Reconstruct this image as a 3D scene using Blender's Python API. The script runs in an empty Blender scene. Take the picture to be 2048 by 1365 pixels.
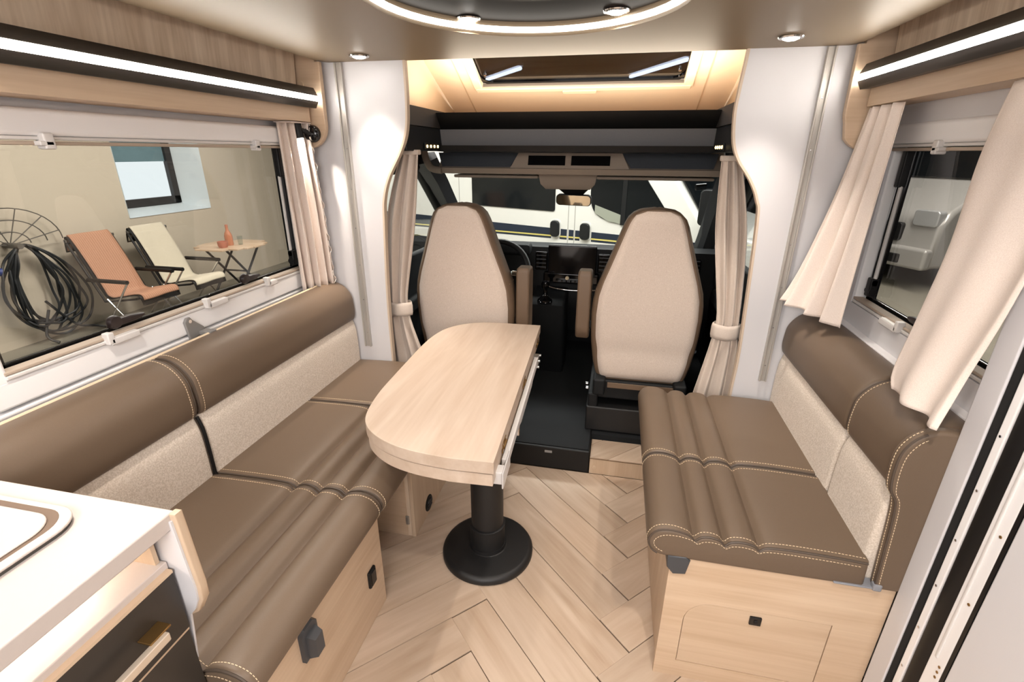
import bpy, bmesh, math, random
from mathutils import Vector, Matrix
random.seed(7)
R = math.radians
D = bpy.data
S = bpy.context.scene
COL = S.collection

def srgb(r, g, b, a=1.0):
    f = lambda c: (c/255/12.92) if c <= 10 else ((c/255+.055)/1.055)**2.4
    return (f(r), f(g), f(b), a)

# ------------------------------------------------------------------ camera
def cam_axes(yaw, pitch, roll):
    f = Vector((math.sin(yaw)*math.cos(pitch), math.cos(yaw)*math.cos(pitch), -math.sin(pitch)))
    r = Vector((math.cos(yaw), -math.sin(yaw), 0)); u = r.cross(f)
    c, s = math.cos(roll), math.sin(roll)
    return c*r+s*u, -s*r+c*u, -f
ax, ay, az = cam_axes(R(-11.84), R(21.26), R(.32))
cam = D.objects.new('camera', D.cameras.new('camera'))
cam.data.sensor_width = 36; cam.data.lens = 36*972/2048; cam.data.clip_start = .02; cam.data.clip_end = 60
cam.matrix_world = Matrix(((ax.x, ay.x, az.x, 0), (ax.y, ay.y, az.y, 0), (ax.z, ay.z, az.z, 1.45), (0, 0, 0, 1)))
COL.objects.link(cam); S.camera = cam

# ------------------------------------------------------------------ world, exposure, lights
w = D.worlds.new('hall_air'); S.world = w; w.use_nodes = True
w.node_tree.nodes['Background'].inputs[0].default_value = (.9, .92, 1, 1)
w.node_tree.nodes['Background'].inputs[1].default_value = .06
S.view_settings.view_transform = 'Standard'; S.view_settings.look = 'None'
S.view_settings.exposure = 0.28; S.view_settings.gamma = 1; S.view_settings.use_curve_mapping = False
S.cycles.use_denoising = True
S.cycles.max_bounces = 8; S.cycles.transparent_max_bounces = 16
S.cycles.sample_clamp_indirect = 6

WARM = (1, .86, .72); NEUT = (1, .96, .93); COOL = (.93, .97, 1)
def area(name, loc, rot, sx, sy, power, col, shape='RECTANGLE', spread=180):
    l = D.lights.new(name, 'AREA'); l.shape = shape; l.size = sx
    if shape in ('RECTANGLE', 'ELLIPSE'): l.size_y = sy
    l.energy = power; l.color = col; l.spread = R(spread)
    o = D.objects.new(name, l); o.location = loc; o.rotation_euler = [R(a) for a in rot]; COL.objects.link(o); return o
# unseen fill panels added behind the camera, standing in for ceiling lamps
area('kitchen_fill_light', (-.235, -.85, 1.9), (30, 0, 0), 1.2, .7, 30, NEUT)
area('rear_fill_light', (-.235, -1.9, 1.55), (86, 0, 0), 1.5, .8, 21, NEUT)
# warm strip on top of the cab beam, washing the roof cap
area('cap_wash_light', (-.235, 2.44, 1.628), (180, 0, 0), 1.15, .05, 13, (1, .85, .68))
# hall tubes outside
area('hall_tube_left', (-4.0, 3.6, 3.3), (0, 0, 0), .4, 6, 230, NEUT)
area('hall_tube_front', (-.5, 4.6, 3.3), (0, 0, 0), 5, .6, 300, NEUT)
area('hall_tube_right', (4.2, 6.0, 3.3), (0, 0, 0), .4, 6, 330, NEUT)

# ------------------------------------------------------------------ materials
def nodes(name):
    m = D.materials.new(name); m.use_nodes = True
    t = m.node_tree; return m, t, t.nodes['Principled BSDF'], t.nodes, t.links
def mat(name, col, rough=.5, metal=0, spec=.5, var=0, vscale=40, bump=0, bscale=200, sheen=0, coat=0, emit=None, es=0):
    m, t, b, N, L = nodes(name)
    b.inputs['Base Color'].default_value = col; b.inputs['Roughness'].default_value = rough
    b.inputs['Metallic'].default_value = metal; b.inputs['Specular IOR Level'].default_value = spec
    b.inputs['Sheen Weight'].default_value = sheen; b.inputs['Coat Weight'].default_value = coat
    if emit: b.inputs['Emission Color'].default_value = emit; b.inputs['Emission Strength'].default_value = es
    if var or bump:
        tc = N.new('ShaderNodeTexCoord')
        if var:
            n = N.new('ShaderNodeTexNoise'); n.inputs['Scale'].default_value = vscale; n.inputs['Detail'].default_value = 5
            L.new(tc.outputs['Object'], n.inputs['Vector'])
            mx = N.new('ShaderNodeMix'); mx.data_type = 'RGBA'
            mx.inputs['A'].default_value = tuple(c*(1-var) for c in col[:3])+(1,)
            mx.inputs['B'].default_value = tuple(min(1, c*(1+var)) for c in col[:3])+(1,)
            L.new(n.outputs['Fac'], mx.inputs['Factor']); L.new(mx.outputs['Result'], b.inputs['Base Color'])
        if bump:
            n2 = N.new('ShaderNodeTexNoise'); n2.inputs['Scale'].default_value = bscale; n2.inputs['Detail'].default_value = 3
            L.new(tc.outputs['Object'], n2.inputs['Vector'])
            bp = N.new('ShaderNodeBump'); bp.inputs['Strength'].default_value = bump; bp.inputs['Distance'].default_value = .002
            L.new(n2.outputs['Fac'], bp.inputs['Height']); L.new(bp.outputs['Normal'], b.inputs['Normal'])
    return m
def wood(name, c1, c2, axis='x', rough=.42, fine=60, knots=.6):
    """pale oak: fine streaks plus broad figure, running along the given object axis"""
    m, t, b, N, L = nodes(name)
    tc = N.new('ShaderNodeTexCoord'); oi = N.new('ShaderNodeObjectInfo')
    add = N.new('ShaderNodeVectorMath'); add.operation = 'MULTIPLY_ADD'
    L.new(oi.outputs['Random'], add.inputs[0]); add.inputs[1].default_value = (13, 17, 7)
    L.new(tc.outputs['Object'], add.inputs[2])
    def noise(sl, sa, det, dist):
        mp = N.new('ShaderNodeMapping'); s = [sa, sa, sa]; s['xyz'.index(axis)] = sl; mp.inputs['Scale'].default_value = s
        n = N.new('ShaderNodeTexNoise'); n.inputs['Scale'].default_value = 1; n.inputs['Detail'].default_value = det
        n.inputs['Distortion'].default_value = dist
        L.new(add.outputs[0], mp.inputs[0]); L.new(mp.outputs[0], n.inputs['Vector']); return n
    n1 = noise(1.6, 11, 4, knots); n2 = noise(4, fine*2.2, 3, .1); n3 = noise(1.2, fine*.6, 5, .35)
    a = N.new('ShaderNodeMath'); a.operation = 'MULTIPLY'; a.inputs[1].default_value = .45; L.new(n1.outputs['Fac'], a.inputs[0])
    a2 = N.new('ShaderNodeMath'); a2.operation = 'MULTIPLY_ADD'; a2.inputs[1].default_value = .22
    L.new(n2.outputs['Fac'], a2.inputs[0]); L.new(a.outputs[0], a2.inputs[2])
    a3 = N.new('ShaderNodeMath'); a3.operation = 'MULTIPLY_ADD'; a3.inputs[1].default_value = .33
    L.new(n3.outputs['Fac'], a3.inputs[0]); L.new(a2.outputs[0], a3.inputs[2])
    cr = N.new('ShaderNodeValToRGB'); cr.color_ramp.elements[0].position = .36; cr.color_ramp.elements[1].position = .64
    cr.color_ramp.elements[0].color = c2; cr.color_ramp.elements[1].color = c1
    L.new(a3.outputs[0], cr.inputs[0])
    hs = N.new('ShaderNodeHueSaturation'); mr = N.new('ShaderNodeMapRange')
    mr.inputs['To Min'].default_value = .92; mr.inputs['To Max'].default_value = 1.06
    L.new(oi.outputs['Random'], mr.inputs['Value']); L.new(mr.outputs[0], hs.inputs['Value'])
    L.new(cr.outputs[0], hs.inputs['Color']); L.new(hs.outputs[0], b.inputs['Base Color'])
    b.inputs['Roughness'].default_value = rough
    bp = N.new('ShaderNodeBump'); bp.inputs['Strength'].default_value = .08; bp.inputs['Distance'].default_value = .001
    L.new(a3.outputs[0], bp.inputs['Height']); L.new(bp.outputs[0], b.inputs['Normal'])
    return m
def weave(name, c1, c2, scale=420, rough=.9, bump=.35):
    m, t, b, N, L = nodes(name)
    tc = N.new('ShaderNodeTexCoord'); n = N.new('ShaderNodeTexNoise'); n.inputs['Scale'].default_value = scale; n.inputs['Detail'].default_value = 3
    L.new(tc.outputs['Object'], n.inputs['Vector'])
    cr = N.new('ShaderNodeValToRGB'); cr.color_ramp.elements[0].position = .38; cr.color_ramp.elements[1].position = .62
    cr.color_ramp.elements[0].color = c1; cr.color_ramp.elements[1].color = c2
    L.new(n.outputs['Fac'], cr.inputs[0]); L.new(cr.outputs[0], b.inputs['Base Color'])
    b.inputs['Roughness'].default_value = rough; b.inputs['Sheen Weight'].default_value = .15; b.inputs['Specular IOR Level'].default_value = .2
    bp = N.new('ShaderNodeBump'); bp.inputs['Strength'].default_value = bump; bp.inputs['Distance'].default_value = .002
    L.new(n.outputs['Fac'], bp.inputs['Height']); L.new(bp.outputs[0], b.inputs['Normal'])
    return m
def glass(name, tint, gloss=.09, rough=.01, ior=1.45):
    m, t, b, N, L = nodes(name); N.remove(b)
    tr = N.new('ShaderNodeBsdfTransparent'); tr.inputs[0].default_value = tint
    gl = N.new('ShaderNodeBsdfGlossy'); gl.inputs['Roughness'].default_value = rough
    ge = N.new('ShaderNodeNewGeometry'); dt = N.new('ShaderNodeVectorMath'); dt.operation = 'DOT_PRODUCT'
    L.new(ge.outputs['Incoming'], dt.inputs[0]); L.new(ge.outputs['Normal'], dt.inputs[1])
    def mth(op, a, v=None, c=None):
        n = N.new('ShaderNodeMath'); n.operation = op; L.new(a, n.inputs[0])
        if v is not None: n.inputs[1].default_value = v
        if c is not None: n.inputs[2].default_value = c
        return n.outputs[0]
    sub = N.new('ShaderNodeMath'); sub.operation = 'SUBTRACT'; sub.inputs[0].default_value = 1; L.new(mth('ABSOLUTE', dt.outputs['Value']), sub.inputs[1])
    fr = N.new('ShaderNodeMath'); fr.operation = 'MULTIPLY'; fr.inputs[1].default_value = .9; L.new(mth('POWER', sub.outputs[0], 5), fr.inputs[0])
    mx = N.new('ShaderNodeMixShader'); ad = N.new('ShaderNodeMath'); ad.operation = 'ADD'; ad.inputs[1].default_value = gloss; ad.use_clamp = True
    L.new(fr.outputs[0], ad.inputs[0]); L.new(ad.outputs[0], mx.inputs[0])
    L.new(tr.outputs[0], mx.inputs[1]); L.new(gl.outputs[0], mx.inputs[2]); L.new(mx.outputs[0], N['Material Output'].inputs[0])
    return m
def glow(name, col, s):
    m, t, b, N, L = nodes(name); N.remove(b)
    e = N.new('ShaderNodeEmission'); e.inputs[0].default_value = tuple(col)+(1,); e.inputs[1].default_value = s
    L.new(e.outputs[0], N['Material Output'].inputs[0]); return m

OAK1, OAK2 = srgb(212, 189, 163), srgb(192, 165, 137)
M_oak_x = wood('pale_oak_along_x', OAK1, OAK2, 'x')
M_oak_y = wood('pale_oak_along_y', OAK1, OAK2, 'y')
M_oak_z = wood('pale_oak_along_z', OAK1, OAK2, 'z')
M_table = wood('table_oak', srgb(209, 191, 174), srgb(188, 166, 146), 'y', .38, 30, 1.5)
M_plank = wood('floor_oak', srgb(204, 184, 164), srgb(178, 154, 131), 'x', .42, 24, 1.6)
M_cabinet = wood('cabinet_oak', srgb(232, 213, 190), srgb(184, 158, 132), 'z', .45, 40, .9)
M_white = mat('white_wall_board', srgb(212, 211, 214), .45, bump=.03, bscale=300)
M_frame = mat('white_window_plastic', srgb(242, 241, 242), .35)
M_clip = mat('white_clip_plastic', srgb(215, 212, 210), .3)
M_groove = mat('beige_seal', srgb(176, 160, 144), .6)
M_leather = mat('brown_leatherette', srgb(104, 88, 73), .42, spec=.4, var=.05, vscale=300, bump=.12, bscale=700)
M_leather_trim = mat('brown_seat_trim', srgb(112, 92, 74), .5, var=.05, vscale=300, bump=.1, bscale=600)
M_piping = mat('dark_brown_piping', srgb(78, 66, 56), .55)
M_stitch = mat('cream_thread', srgb(226, 204, 172), .7)
M_boucle = weave('beige_boucle', srgb(200, 187, 172), srgb(222, 211, 199), 260, .95, .6)
M_seatcloth = weave('beige_seat_cloth', srgb(208, 192, 178), srgb(226, 212, 200), 500, .95, .25)
M_curtain = weave('curtain_cloth', srgb(222, 208, 198), srgb(232, 220, 211), 600, .9, .15)
M_cabcurtain = weave('cab_curtain_cloth', srgb(208, 193, 180), srgb(218, 205, 193), 600, .85, .15)
M_black = mat('black_satin', srgb(17, 17, 18), .45, spec=.35)
M_blackmetal = mat('black_powder_coat', srgb(24, 24, 25), .5, bump=.05, bscale=900)
M_carpet = mat('black_carpet', srgb(18, 21, 24), .95, var=.3, vscale=500, bump=.5, bscale=900)
M_dash = mat('dark_dash_plastic', srgb(22, 24, 26), .6, spec=.3, bump=.05, bscale=800)
M_glossblack = mat('gloss_black', srgb(10, 10, 12), .08)
M_anthracite = mat('anthracite_plastic', srgb(66, 68, 72), .45)
M_greyfelt = mat('grey_felt', srgb(104, 106, 110), .95, var=.1, vscale=300)
M_darktrim = mat('dark_brown_trim', srgb(44, 42, 42), .6)
M_headliner = mat('taupe_headliner', srgb(152, 138, 124), .75, bump=.1, bscale=500)
M_pocket = mat('slate_pocket', srgb(58, 62, 68), .8)
M_cap = mat('cream_roof_shell', srgb(226, 205, 178), .7, bump=.04, bscale=300)
M_ceil = mat('taupe_ceiling_panel', srgb(124, 108, 87), .45, spec=.4, var=.03, vscale=600)
M_recess = mat('dark_bronze_panel', srgb(27, 21, 16), .5, spec=.2)
M_alu = mat('brushed_aluminium', srgb(190, 190, 188), .35, .85)
M_chrome = mat('chrome', srgb(220, 220, 222), .12, 1)
M_rail = mat('grey_anodised_rail', srgb(182, 178, 172), .4, .35)
M_brass = mat('aged_brass', srgb(150, 118, 72), .4, .9)
M_light_metal = mat('pale_gold_handle', srgb(222, 208, 190), .35, .5)
M_led = glow('led_diffuser', (1, .92, .83), 34)
M_ring = glow('led_ring', (1, .93, .84), 3.2)
M_spot = glow('spot_lens', (1, .95, .88), 30)
M_amber = glow('amber_led', (1, .68, .30), 5)
M_day = glow('daylight_pane', (.82, .92, 1), 1.4)
M_bar = mat('dark_grey_bar', srgb(66, 62, 58), .42)
M_counter = mat('cream_worktop', srgb(200, 190, 184), .4, var=.02, vscale=120)
M_glass = glass('tinted_window_glass', (.80, .79, .76, 1), .05)
M_clear = glass('clear_glass', (.9, .93, .92, 1), .02)
M_skyglass = glass('dark_skylight_glass', (.34, .36, .40, 1), .12)
M_skyblind = mat('skylight_blind', srgb(150, 120, 88), .7)
M_latch = mat('dark_brown_latch', srgb(40, 32, 32), .3)
M_mirror = mat('mirror_glass', srgb(205, 198, 176), .05, 1)
M_screen = mat('dark_screen', srgb(16, 15, 17), .1)
M_van = mat('white_van_paint', srgb(222, 219, 212), .25, coat=.5)
M_vanblue = mat('navy_stripe', srgb(28, 38, 54), .3)
M_vanyellow = mat('yellow_stripe', srgb(214, 198, 110), .35)
M_vangrey = mat('silver_van_paint', srgb(176, 174, 170), .3, .3)
M_vanglass = mat('dark_van_glass', srgb(14, 17, 19), .08, spec=.3)
M_tyre = mat('tyre_rubber', srgb(26, 26, 27), .85)
M_hallwall = mat('hall_plaster', srgb(206, 196, 178), .85, var=.02, vscale=2)
M_hallfloor = mat('hall_floor_grey', srgb(134, 130, 118), .5, var=.06, vscale=4)
M_halldark = mat('hall_dark_wall', srgb(62, 62, 62), .9)
M_reveal = mat('white_reveal', srgb(214, 226, 232), .7)
M_cable = mat('black_cable', srgb(34, 37, 40), .5)
M_bluep = mat('blue_plug', srgb(26, 52, 120), .45)
M_cream_towel = weave('cream_towel', srgb(206, 198, 176), srgb(220, 212, 194), 200, .95, .4)
M_terracotta = mat('red_cup', srgb(184, 116, 96), .4)
M_bottle = mat('orange_bottle', srgb(186, 122, 92), .2)
def striped(name, c1, c2, axis, freq):
    m, t, b, N, L = nodes(name)
    tc = N.new('ShaderNodeTexCoord'); sp = N.new('ShaderNodeSeparateXYZ'); L.new(tc.outputs['Object'], sp.inputs[0])
    ml = N.new('ShaderNodeMath'); ml.operation = 'MULTIPLY'; ml.inputs[1].default_value = freq; L.new(sp.outputs['XYZ'.index(axis.upper())], ml.inputs[0])
    fr = N.new('ShaderNodeMath'); fr.operation = 'FRACT'; L.new(ml.outputs[0], fr.inputs[0])
    gt = N.new('ShaderNodeMath'); gt.operation = 'GREATER_THAN'; gt.inputs[1].default_value = .5; L.new(fr.outputs[0], gt.inputs[0])
    mx = N.new('ShaderNodeMix'); mx.data_type = 'RGBA'; mx.inputs['A'].default_value = c1; mx.inputs['B'].default_value = c2
    L.new(gt.outputs[0], mx.inputs['Factor']); L.new(mx.outputs['Result'], b.inputs['Base Color']); b.inputs['Roughness'].default_value = .95
    return m
M_orange_towel = striped('orange_striped_towel', srgb(190, 146, 120), srgb(172, 126, 100), 'y', 40)

# ------------------------------------------------------------------ geometry helpers
class B:
    def __init__(s): s.bm = bmesh.new()
    def merge(s, t, M=None):
        if M is not None: bmesh.ops.transform(t, matrix=M, verts=t.verts)
        me = D.meshes.new('tmp'); t.to_mesh(me); t.free(); s.bm.from_mesh(me); D.meshes.remove(me); return s
    def box(s, x0, x1, y0, y1, z0, z1, bev=0, seg=2, M=None):
        t = bmesh.new(); bmesh.ops.create_cube(t, size=1)
        for v in t.verts:
            v.co = Vector(((x0+x1)/2+v.co.x*(x1-x0), (y0+y1)/2+v.co.y*(y1-y0), (z0+z1)/2+v.co.z*(z1-z0)))
        if bev: bmesh.ops.bevel(t, geom=t.edges[:], offset=bev, segments=seg, affect='EDGES', profile=.5)
        return s.merge(t, M)
    def prism(s, pts, axis, a, b, bev=0, seg=2, M=None):
        f = {'x': lambda p, h: (h, p[0], p[1]), 'y': lambda p, h: (p[0], h, p[1]), 'z': lambda p, h: (p[0], p[1], h)}[axis]
        t = bmesh.new(); n = len(pts)
        A = [t.verts.new(f(p, a)) for p in pts]; C = [t.verts.new(f(p, b)) for p in pts]
        t.faces.new(A); t.faces.new(C[::-1])
        for i in range(n): t.faces.new((A[i], C[i], C[(i+1) % n], A[(i+1) % n]))
        bmesh.ops.recalc_face_normals(t, faces=t.faces[:])
        if bev:
            e = [e for e in t.edges if all(v in A for v in e.verts) or all(v in C for v in e.verts)]
            bmesh.ops.bevel(t, geom=e, offset=bev, segments=seg, affect='EDGES', profile=.5)
        return s.merge(t, M)
    def tube(s, pts, r, n=8, closed=False, M=None):
        pts = [Vector(p) for p in pts]; t = bmesh.new(); rings = []
        N = len(pts); up = None
        for i, p in enumerate(pts):
            a = pts[(i-1) % N] if (closed or i) else p; c = pts[(i+1) % N] if (closed or i < N-1) else p
            d = (c-a).normalized()
            if up is None: up = d.orthogonal().normalized()
            up = (up-d*up.dot(d))
            up = up.normalized() if up.length > 1e-6 else d.orthogonal().normalized()
            w = d.cross(up); rr = r[i] if isinstance(r, (list, tuple)) else r
            rings.append([t.verts.new(p+(up*math.cos(2*math.pi*k/n)+w*math.sin(2*math.pi*k/n))*rr) for k in range(n)])
        for i in range(N if closed else N-1):
            a, c = rings[i], rings[(i+1) % N]
            for k in range(n): t.faces.new((a[k], a[(k+1) % n], c[(k+1) % n], c[k]))
        if not closed: t.faces.new(rings[0][::-1]); t.faces.new(rings[-1])
        return s.merge(t, M)
    def lathe(s, prof, center=(0, 0, 0), n=32, M=None, sx=1, sy=1):
        t = bmesh.new(); cx, cy, cz = center; rings = []
        for r, z in prof:
            if r < 1e-6: rings.append([t.verts.new((cx, cy, cz+z))])
            else: rings.append([t.verts.new((cx+sx*r*math.cos(2*math.pi*k/n), cy+sy*r*math.sin(2*math.pi*k/n), cz+z)) for k in range(n)])
        for a, c in zip(rings, rings[1:]):
            for k in range(n):
                k2 = (k+1) % n
                if len(a) == 1 and len(c) == 1: continue
                if len(a) == 1: t.faces.new((a[0], c[k], c[k2]))
                elif len(c) == 1: t.faces.new((a[k], c[0], a[k2]))
                else: t.faces.new((a[k], c[k], c[k2], a[k2]))
        bmesh.ops.recalc_face_normals(t, faces=t.faces[:])
        return s.merge(t, M)
    def cyl(s, p0, p1, r, n=20, r1=None):
        return s.tube([p0, p1], [r, r if r1 is None else r1], n)
    def surf(s, f, nu, nv, M=None):
        t = bmesh.new(); V = [[t.verts.new(f(i/nu, j/nv)) for i in range(nu+1)] for j in range(nv+1)]
        for j in range(nv):
            for i in range(nu): t.faces.new((V[j][i], V[j][i+1], V[j+1][i+1], V[j+1][i]))
        return s.merge(t, M)
    def loft(s, secs, cap=True, closed=True):
        t = bmesh.new(); V = [[t.verts.new(p) for p in q] for q in secs]; n = len(V[0])
        for a, c in zip(V, V[1:]):
            for k in range(n if closed else n-1): t.faces.new((a[k], a[(k+1) % n], c[(k+1) % n], c[k]))
        if cap: t.faces.new(V[0][::-1]); t.faces.new(V[-1])
        bmesh.ops.recalc_face_normals(t, faces=t.faces[:])
        return s.merge(t)
    def quad(s, *pts):
        t = bmesh.new(); t.faces.new([t.verts.new(p) for p in pts]); return s.merge(t)
    def obj(s, name, m, parent=None, angle=46, solid=0, origin=None):
        me = D.meshes.new(name)
        off = Vector(origin) if origin else (parent.matrix_world.translation if parent else Vector((0, 0, 0)))
        bmesh.ops.translate(s.bm, vec=-off, verts=s.bm.verts)
        s.bm.to_mesh(me); s.bm.free(); me.materials.append(m)
        me.polygons.foreach_set('use_smooth', [True]*len(me.polygons)); me.set_sharp_from_angle(angle=R(angle))
        o = D.objects.new(name, me); COL.objects.link(o)
        if angle == 46:
            wn = o.modifiers.new('face_weighted_normals', 'WEIGHTED_NORMAL'); wn.keep_sharp = True; wn.weight = 100
        if parent:
            o.parent = parent; o.matrix_world = Matrix.Translation(off)
            if origin: o.location = off-parent.matrix_world.translation
        else: o.location = off
        if solid:
            md = o.modifiers.new('thickness', 'SOLIDIFY'); md.thickness = solid; md.offset = 0
        bpy.context.view_layer.update()
        return o
def tag(o, label=None, cat=None, group=None, kind=None):
    if label: o['label'] = label
    if cat: o['category'] = cat
    if group: o['group'] = group
    if kind: o['kind'] = kind
    return o
def thing(name, loc, label, cat, group=None):
    o = D.objects.new(name, None); o.location = loc; o.empty_display_size = .05; COL.objects.link(o)
    bpy.context.view_layer.update()
    return tag(o, label, cat, group)
def struct(o, label=None): return tag(o, label, None, None, 'structure')
def copy_tree(o, loc=None, parent=None):
    c = o.copy(); COL.objects.link(c)
    if parent: c.parent = parent
    if loc is not None: c.location = loc
    for ch in list(o.children): copy_tree(ch, None, c)
    return c
def arc(cx, cy, r, a0, a1, n=8):
    return [(cx+r*math.cos(R(a0+(a1-a0)*i/n)), cy+r*math.sin(R(a0+(a1-a0)*i/n))) for i in range(n+1)]
def rrect(x0, x1, y0, y1, r, n=6):
    r = r if isinstance(r, (list, tuple)) else [r]*4          # bl, br, tr, tl
    f = lambda x, y, sx, sy, q, a: [(x, y)] if q <= .004 else arc(x+sx*q, y+sy*q, q, a, a+90, n)
    return f(x0, y0, 1, 1, r[0], 180)+f(x1, y0, -1, 1, r[1], 270)+f(x1, y1, -1, -1, r[2], 0)+f(x0, y1, 1, -1, r[3], 90)
def spline(pts, n=6, closed=False):
    P = [Vector(p) for p in pts]; out = []; N = len(P)
    for i in range(N if closed else N-1):
        g = lambda k: P[k % N] if closed else P[max(0, min(N-1, k))]
        a, b, c, d = g(i-1), g(i), g(i+1), g(i+2)
        for k in range(n):
            t = k/n; out.append(.5*((2*b)+(c-a)*t+(2*a-5*b+4*c-d)*t*t+(3*b-a-3*c+d)*t**3))
    if not closed: out.append(P[-1])
    return out
def interp(keys, v):
    for (a, p), (b, q) in zip(keys, keys[1:]):
        if v <= b: 
            t = (v-a)/(b-a) if b > a else 0; return Vector(p).lerp(Vector(q), t)
    return Vector(keys[-1][1])
def dashes(bb, path, dash=.005, gap=.003, r=.0008):
    P = [Vector(p) for p in path]; L = [0]
    for a, b in zip(P, P[1:]): L.append(L[-1]+(b-a).length)
    def at(d):
        for i in range(len(P)-1):
            if d <= L[i+1]: return P[i].lerp(P[i+1], (d-L[i])/max(1e-9, L[i+1]-L[i]))
        return P[-1]
    d = 0
    while d+dash < L[-1]: bb.tube([at(d), at(d+dash)], r, 4); d += dash+gap
    return bb
def thread(parent, *paths):
    b = B()
    for q in paths: dashes(b, q)
    return tag(b.obj('stitching', M_stitch, parent), kind='stuff')
CX = -.235
def mx(m, x): return CX+m*(x-CX)          # mirror about the vehicle's centre line

# ================================================================== SETTING: floor
YP = 1.95; XL, XR = -1.33, .83; YB = -2.3
fl = struct(B().box(XL-.03, XR+.03, YB, 2.2, -.06, -.006).obj('floor', mat('floor_joint', srgb(66, 46, 30), .8), origin=(0, 0, 0)), 'herringbone oak plank floor')
def clip(poly, x0, x1, y0, y1):
    for ax_, lim, sg in ((0, x0, 1), (0, x1, -1), (1, y0, 1), (1, y1, -1)):
        out = []
        for i, p in enumerate(poly):
            q = poly[(i+1) % len(poly)]; dp, dq = sg*(p[ax_]-lim), sg*(q[ax_]-lim)
            if dp >= 0: out.append(p)
            if dp*dq < 0: t = dp/(dp-dq); out.append((p[0]+(q[0]-p[0])*t, p[1]+(q[1]-p[1])*t))
        poly = out
        if len(poly) < 3: return None
    return poly
W = .1365; PL = .6825; H2 = .09652; G = .0013
def plank(c, d, bounds, z, parent, th=.006):
    n = (-d[1], d[0]); pr = []
    for a, b in ((-1, -1), (1, -1), (1, 1), (-1, 1)):
        u, v = a*(PL/2-G), b*(W/2-G); pr.append((c[0]+d[0]*u+n[0]*v, c[1]+d[1]*u+n[1]*v))
    pr = clip(pr, *bounds)
    if not pr: return
    ar = abs(sum(p[0]*q[1]-q[0]*p[1] for p, q in zip(pr, pr[1:]+pr[:1])))/2
    if ar < .00008: return
    an = math.atan2(d[1], d[0]); Ri = Matrix.Rotation(-an, 2)
    loc = [tuple(Ri @ Vector((p[0]-c[0], p[1]-c[1]))) for p in pr]
    o = B().prism(loc, 'z', -th, 0, .0006, 1).obj('plank', M_plank)
    o.location = (c[0], c[1], z+random.uniform(-.0002, .0002)); o.rotation_euler[2] = an
    o.parent = parent
    return o
sq = math.sqrt(.5)
for col in range(-3, 4):
    for k in range(-10, 12):
        if col % 2 == 0:
            d = (sq, -sq); e = (-.385, 1.1575)             # end mid-point of the first plank
            c0 = (e[0]+col*.4826, e[1]+k*.19304)
            c = (c0[0]+d[0]*PL/2, c0[1]+d[1]*PL/2)
        else:
            d = (sq, sq); e = (-.385+.4826, 1.354)
            c0 = (e[0]+(col-1)*.4826, e[1]+k*.19304)
            c = (c0[0]+d[0]*PL/2, c0[1]+d[1]*PL/2)
        plank(c, d, (-1.0, .78, -.2, 1.999), 0, fl)

# ================================================================== walls
def wall_with_window(name, xa, xb, y0, y1, z0, z1, wy0, wy1, wz0, wz1):
    b = B()
    b.box(xa, xb, y0, wy0, z0, z1); b.box(xa, xb, wy1, y1, z0, z1); b.box(xa, xb, wy0, wy1, z0, wz0); b.box(xa, xb, wy0, wy1, wz1, z1)
    return struct(b.obj(name, M_white))
wl = wall_with_window('wall_left', -1.37, -1.33, YB, 2.0, -.06, 2.05, .70, 1.86, .965, 1.50)
tag(wl, 'white side wall board behind the long sofa')
wr = wall_with_window('wall_right', .83, .87, YB, 2.0, -.06, 2.05, 1.12, 1.86, .965, 1.50)
tag(wr, 'white side wall board behind the short bench')
struct(B().box(-1.37, .87, YB-.04, YB, -.06, 2.05).obj('wall_rear', M_cabinet), 'wooden rear wall behind the camera')
# ledge mouldings on the side walls under the windows
for nm, x0, x1, y0 in (('trim_1', -1.331, -1.306, .0), ('trim_2', .806, .831, 1.02)):
    b = B().box(x0, x1, y0, 1.949, .80, .892, .006); b.box(x0-.002 if x0 > 0 else x0, x1 if x0 > 0 else x1+.002, y0, 1.949, .886, .894, .002)
    struct(b.obj(nm, M_frame), 'white ledge moulding under the side window')

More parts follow.
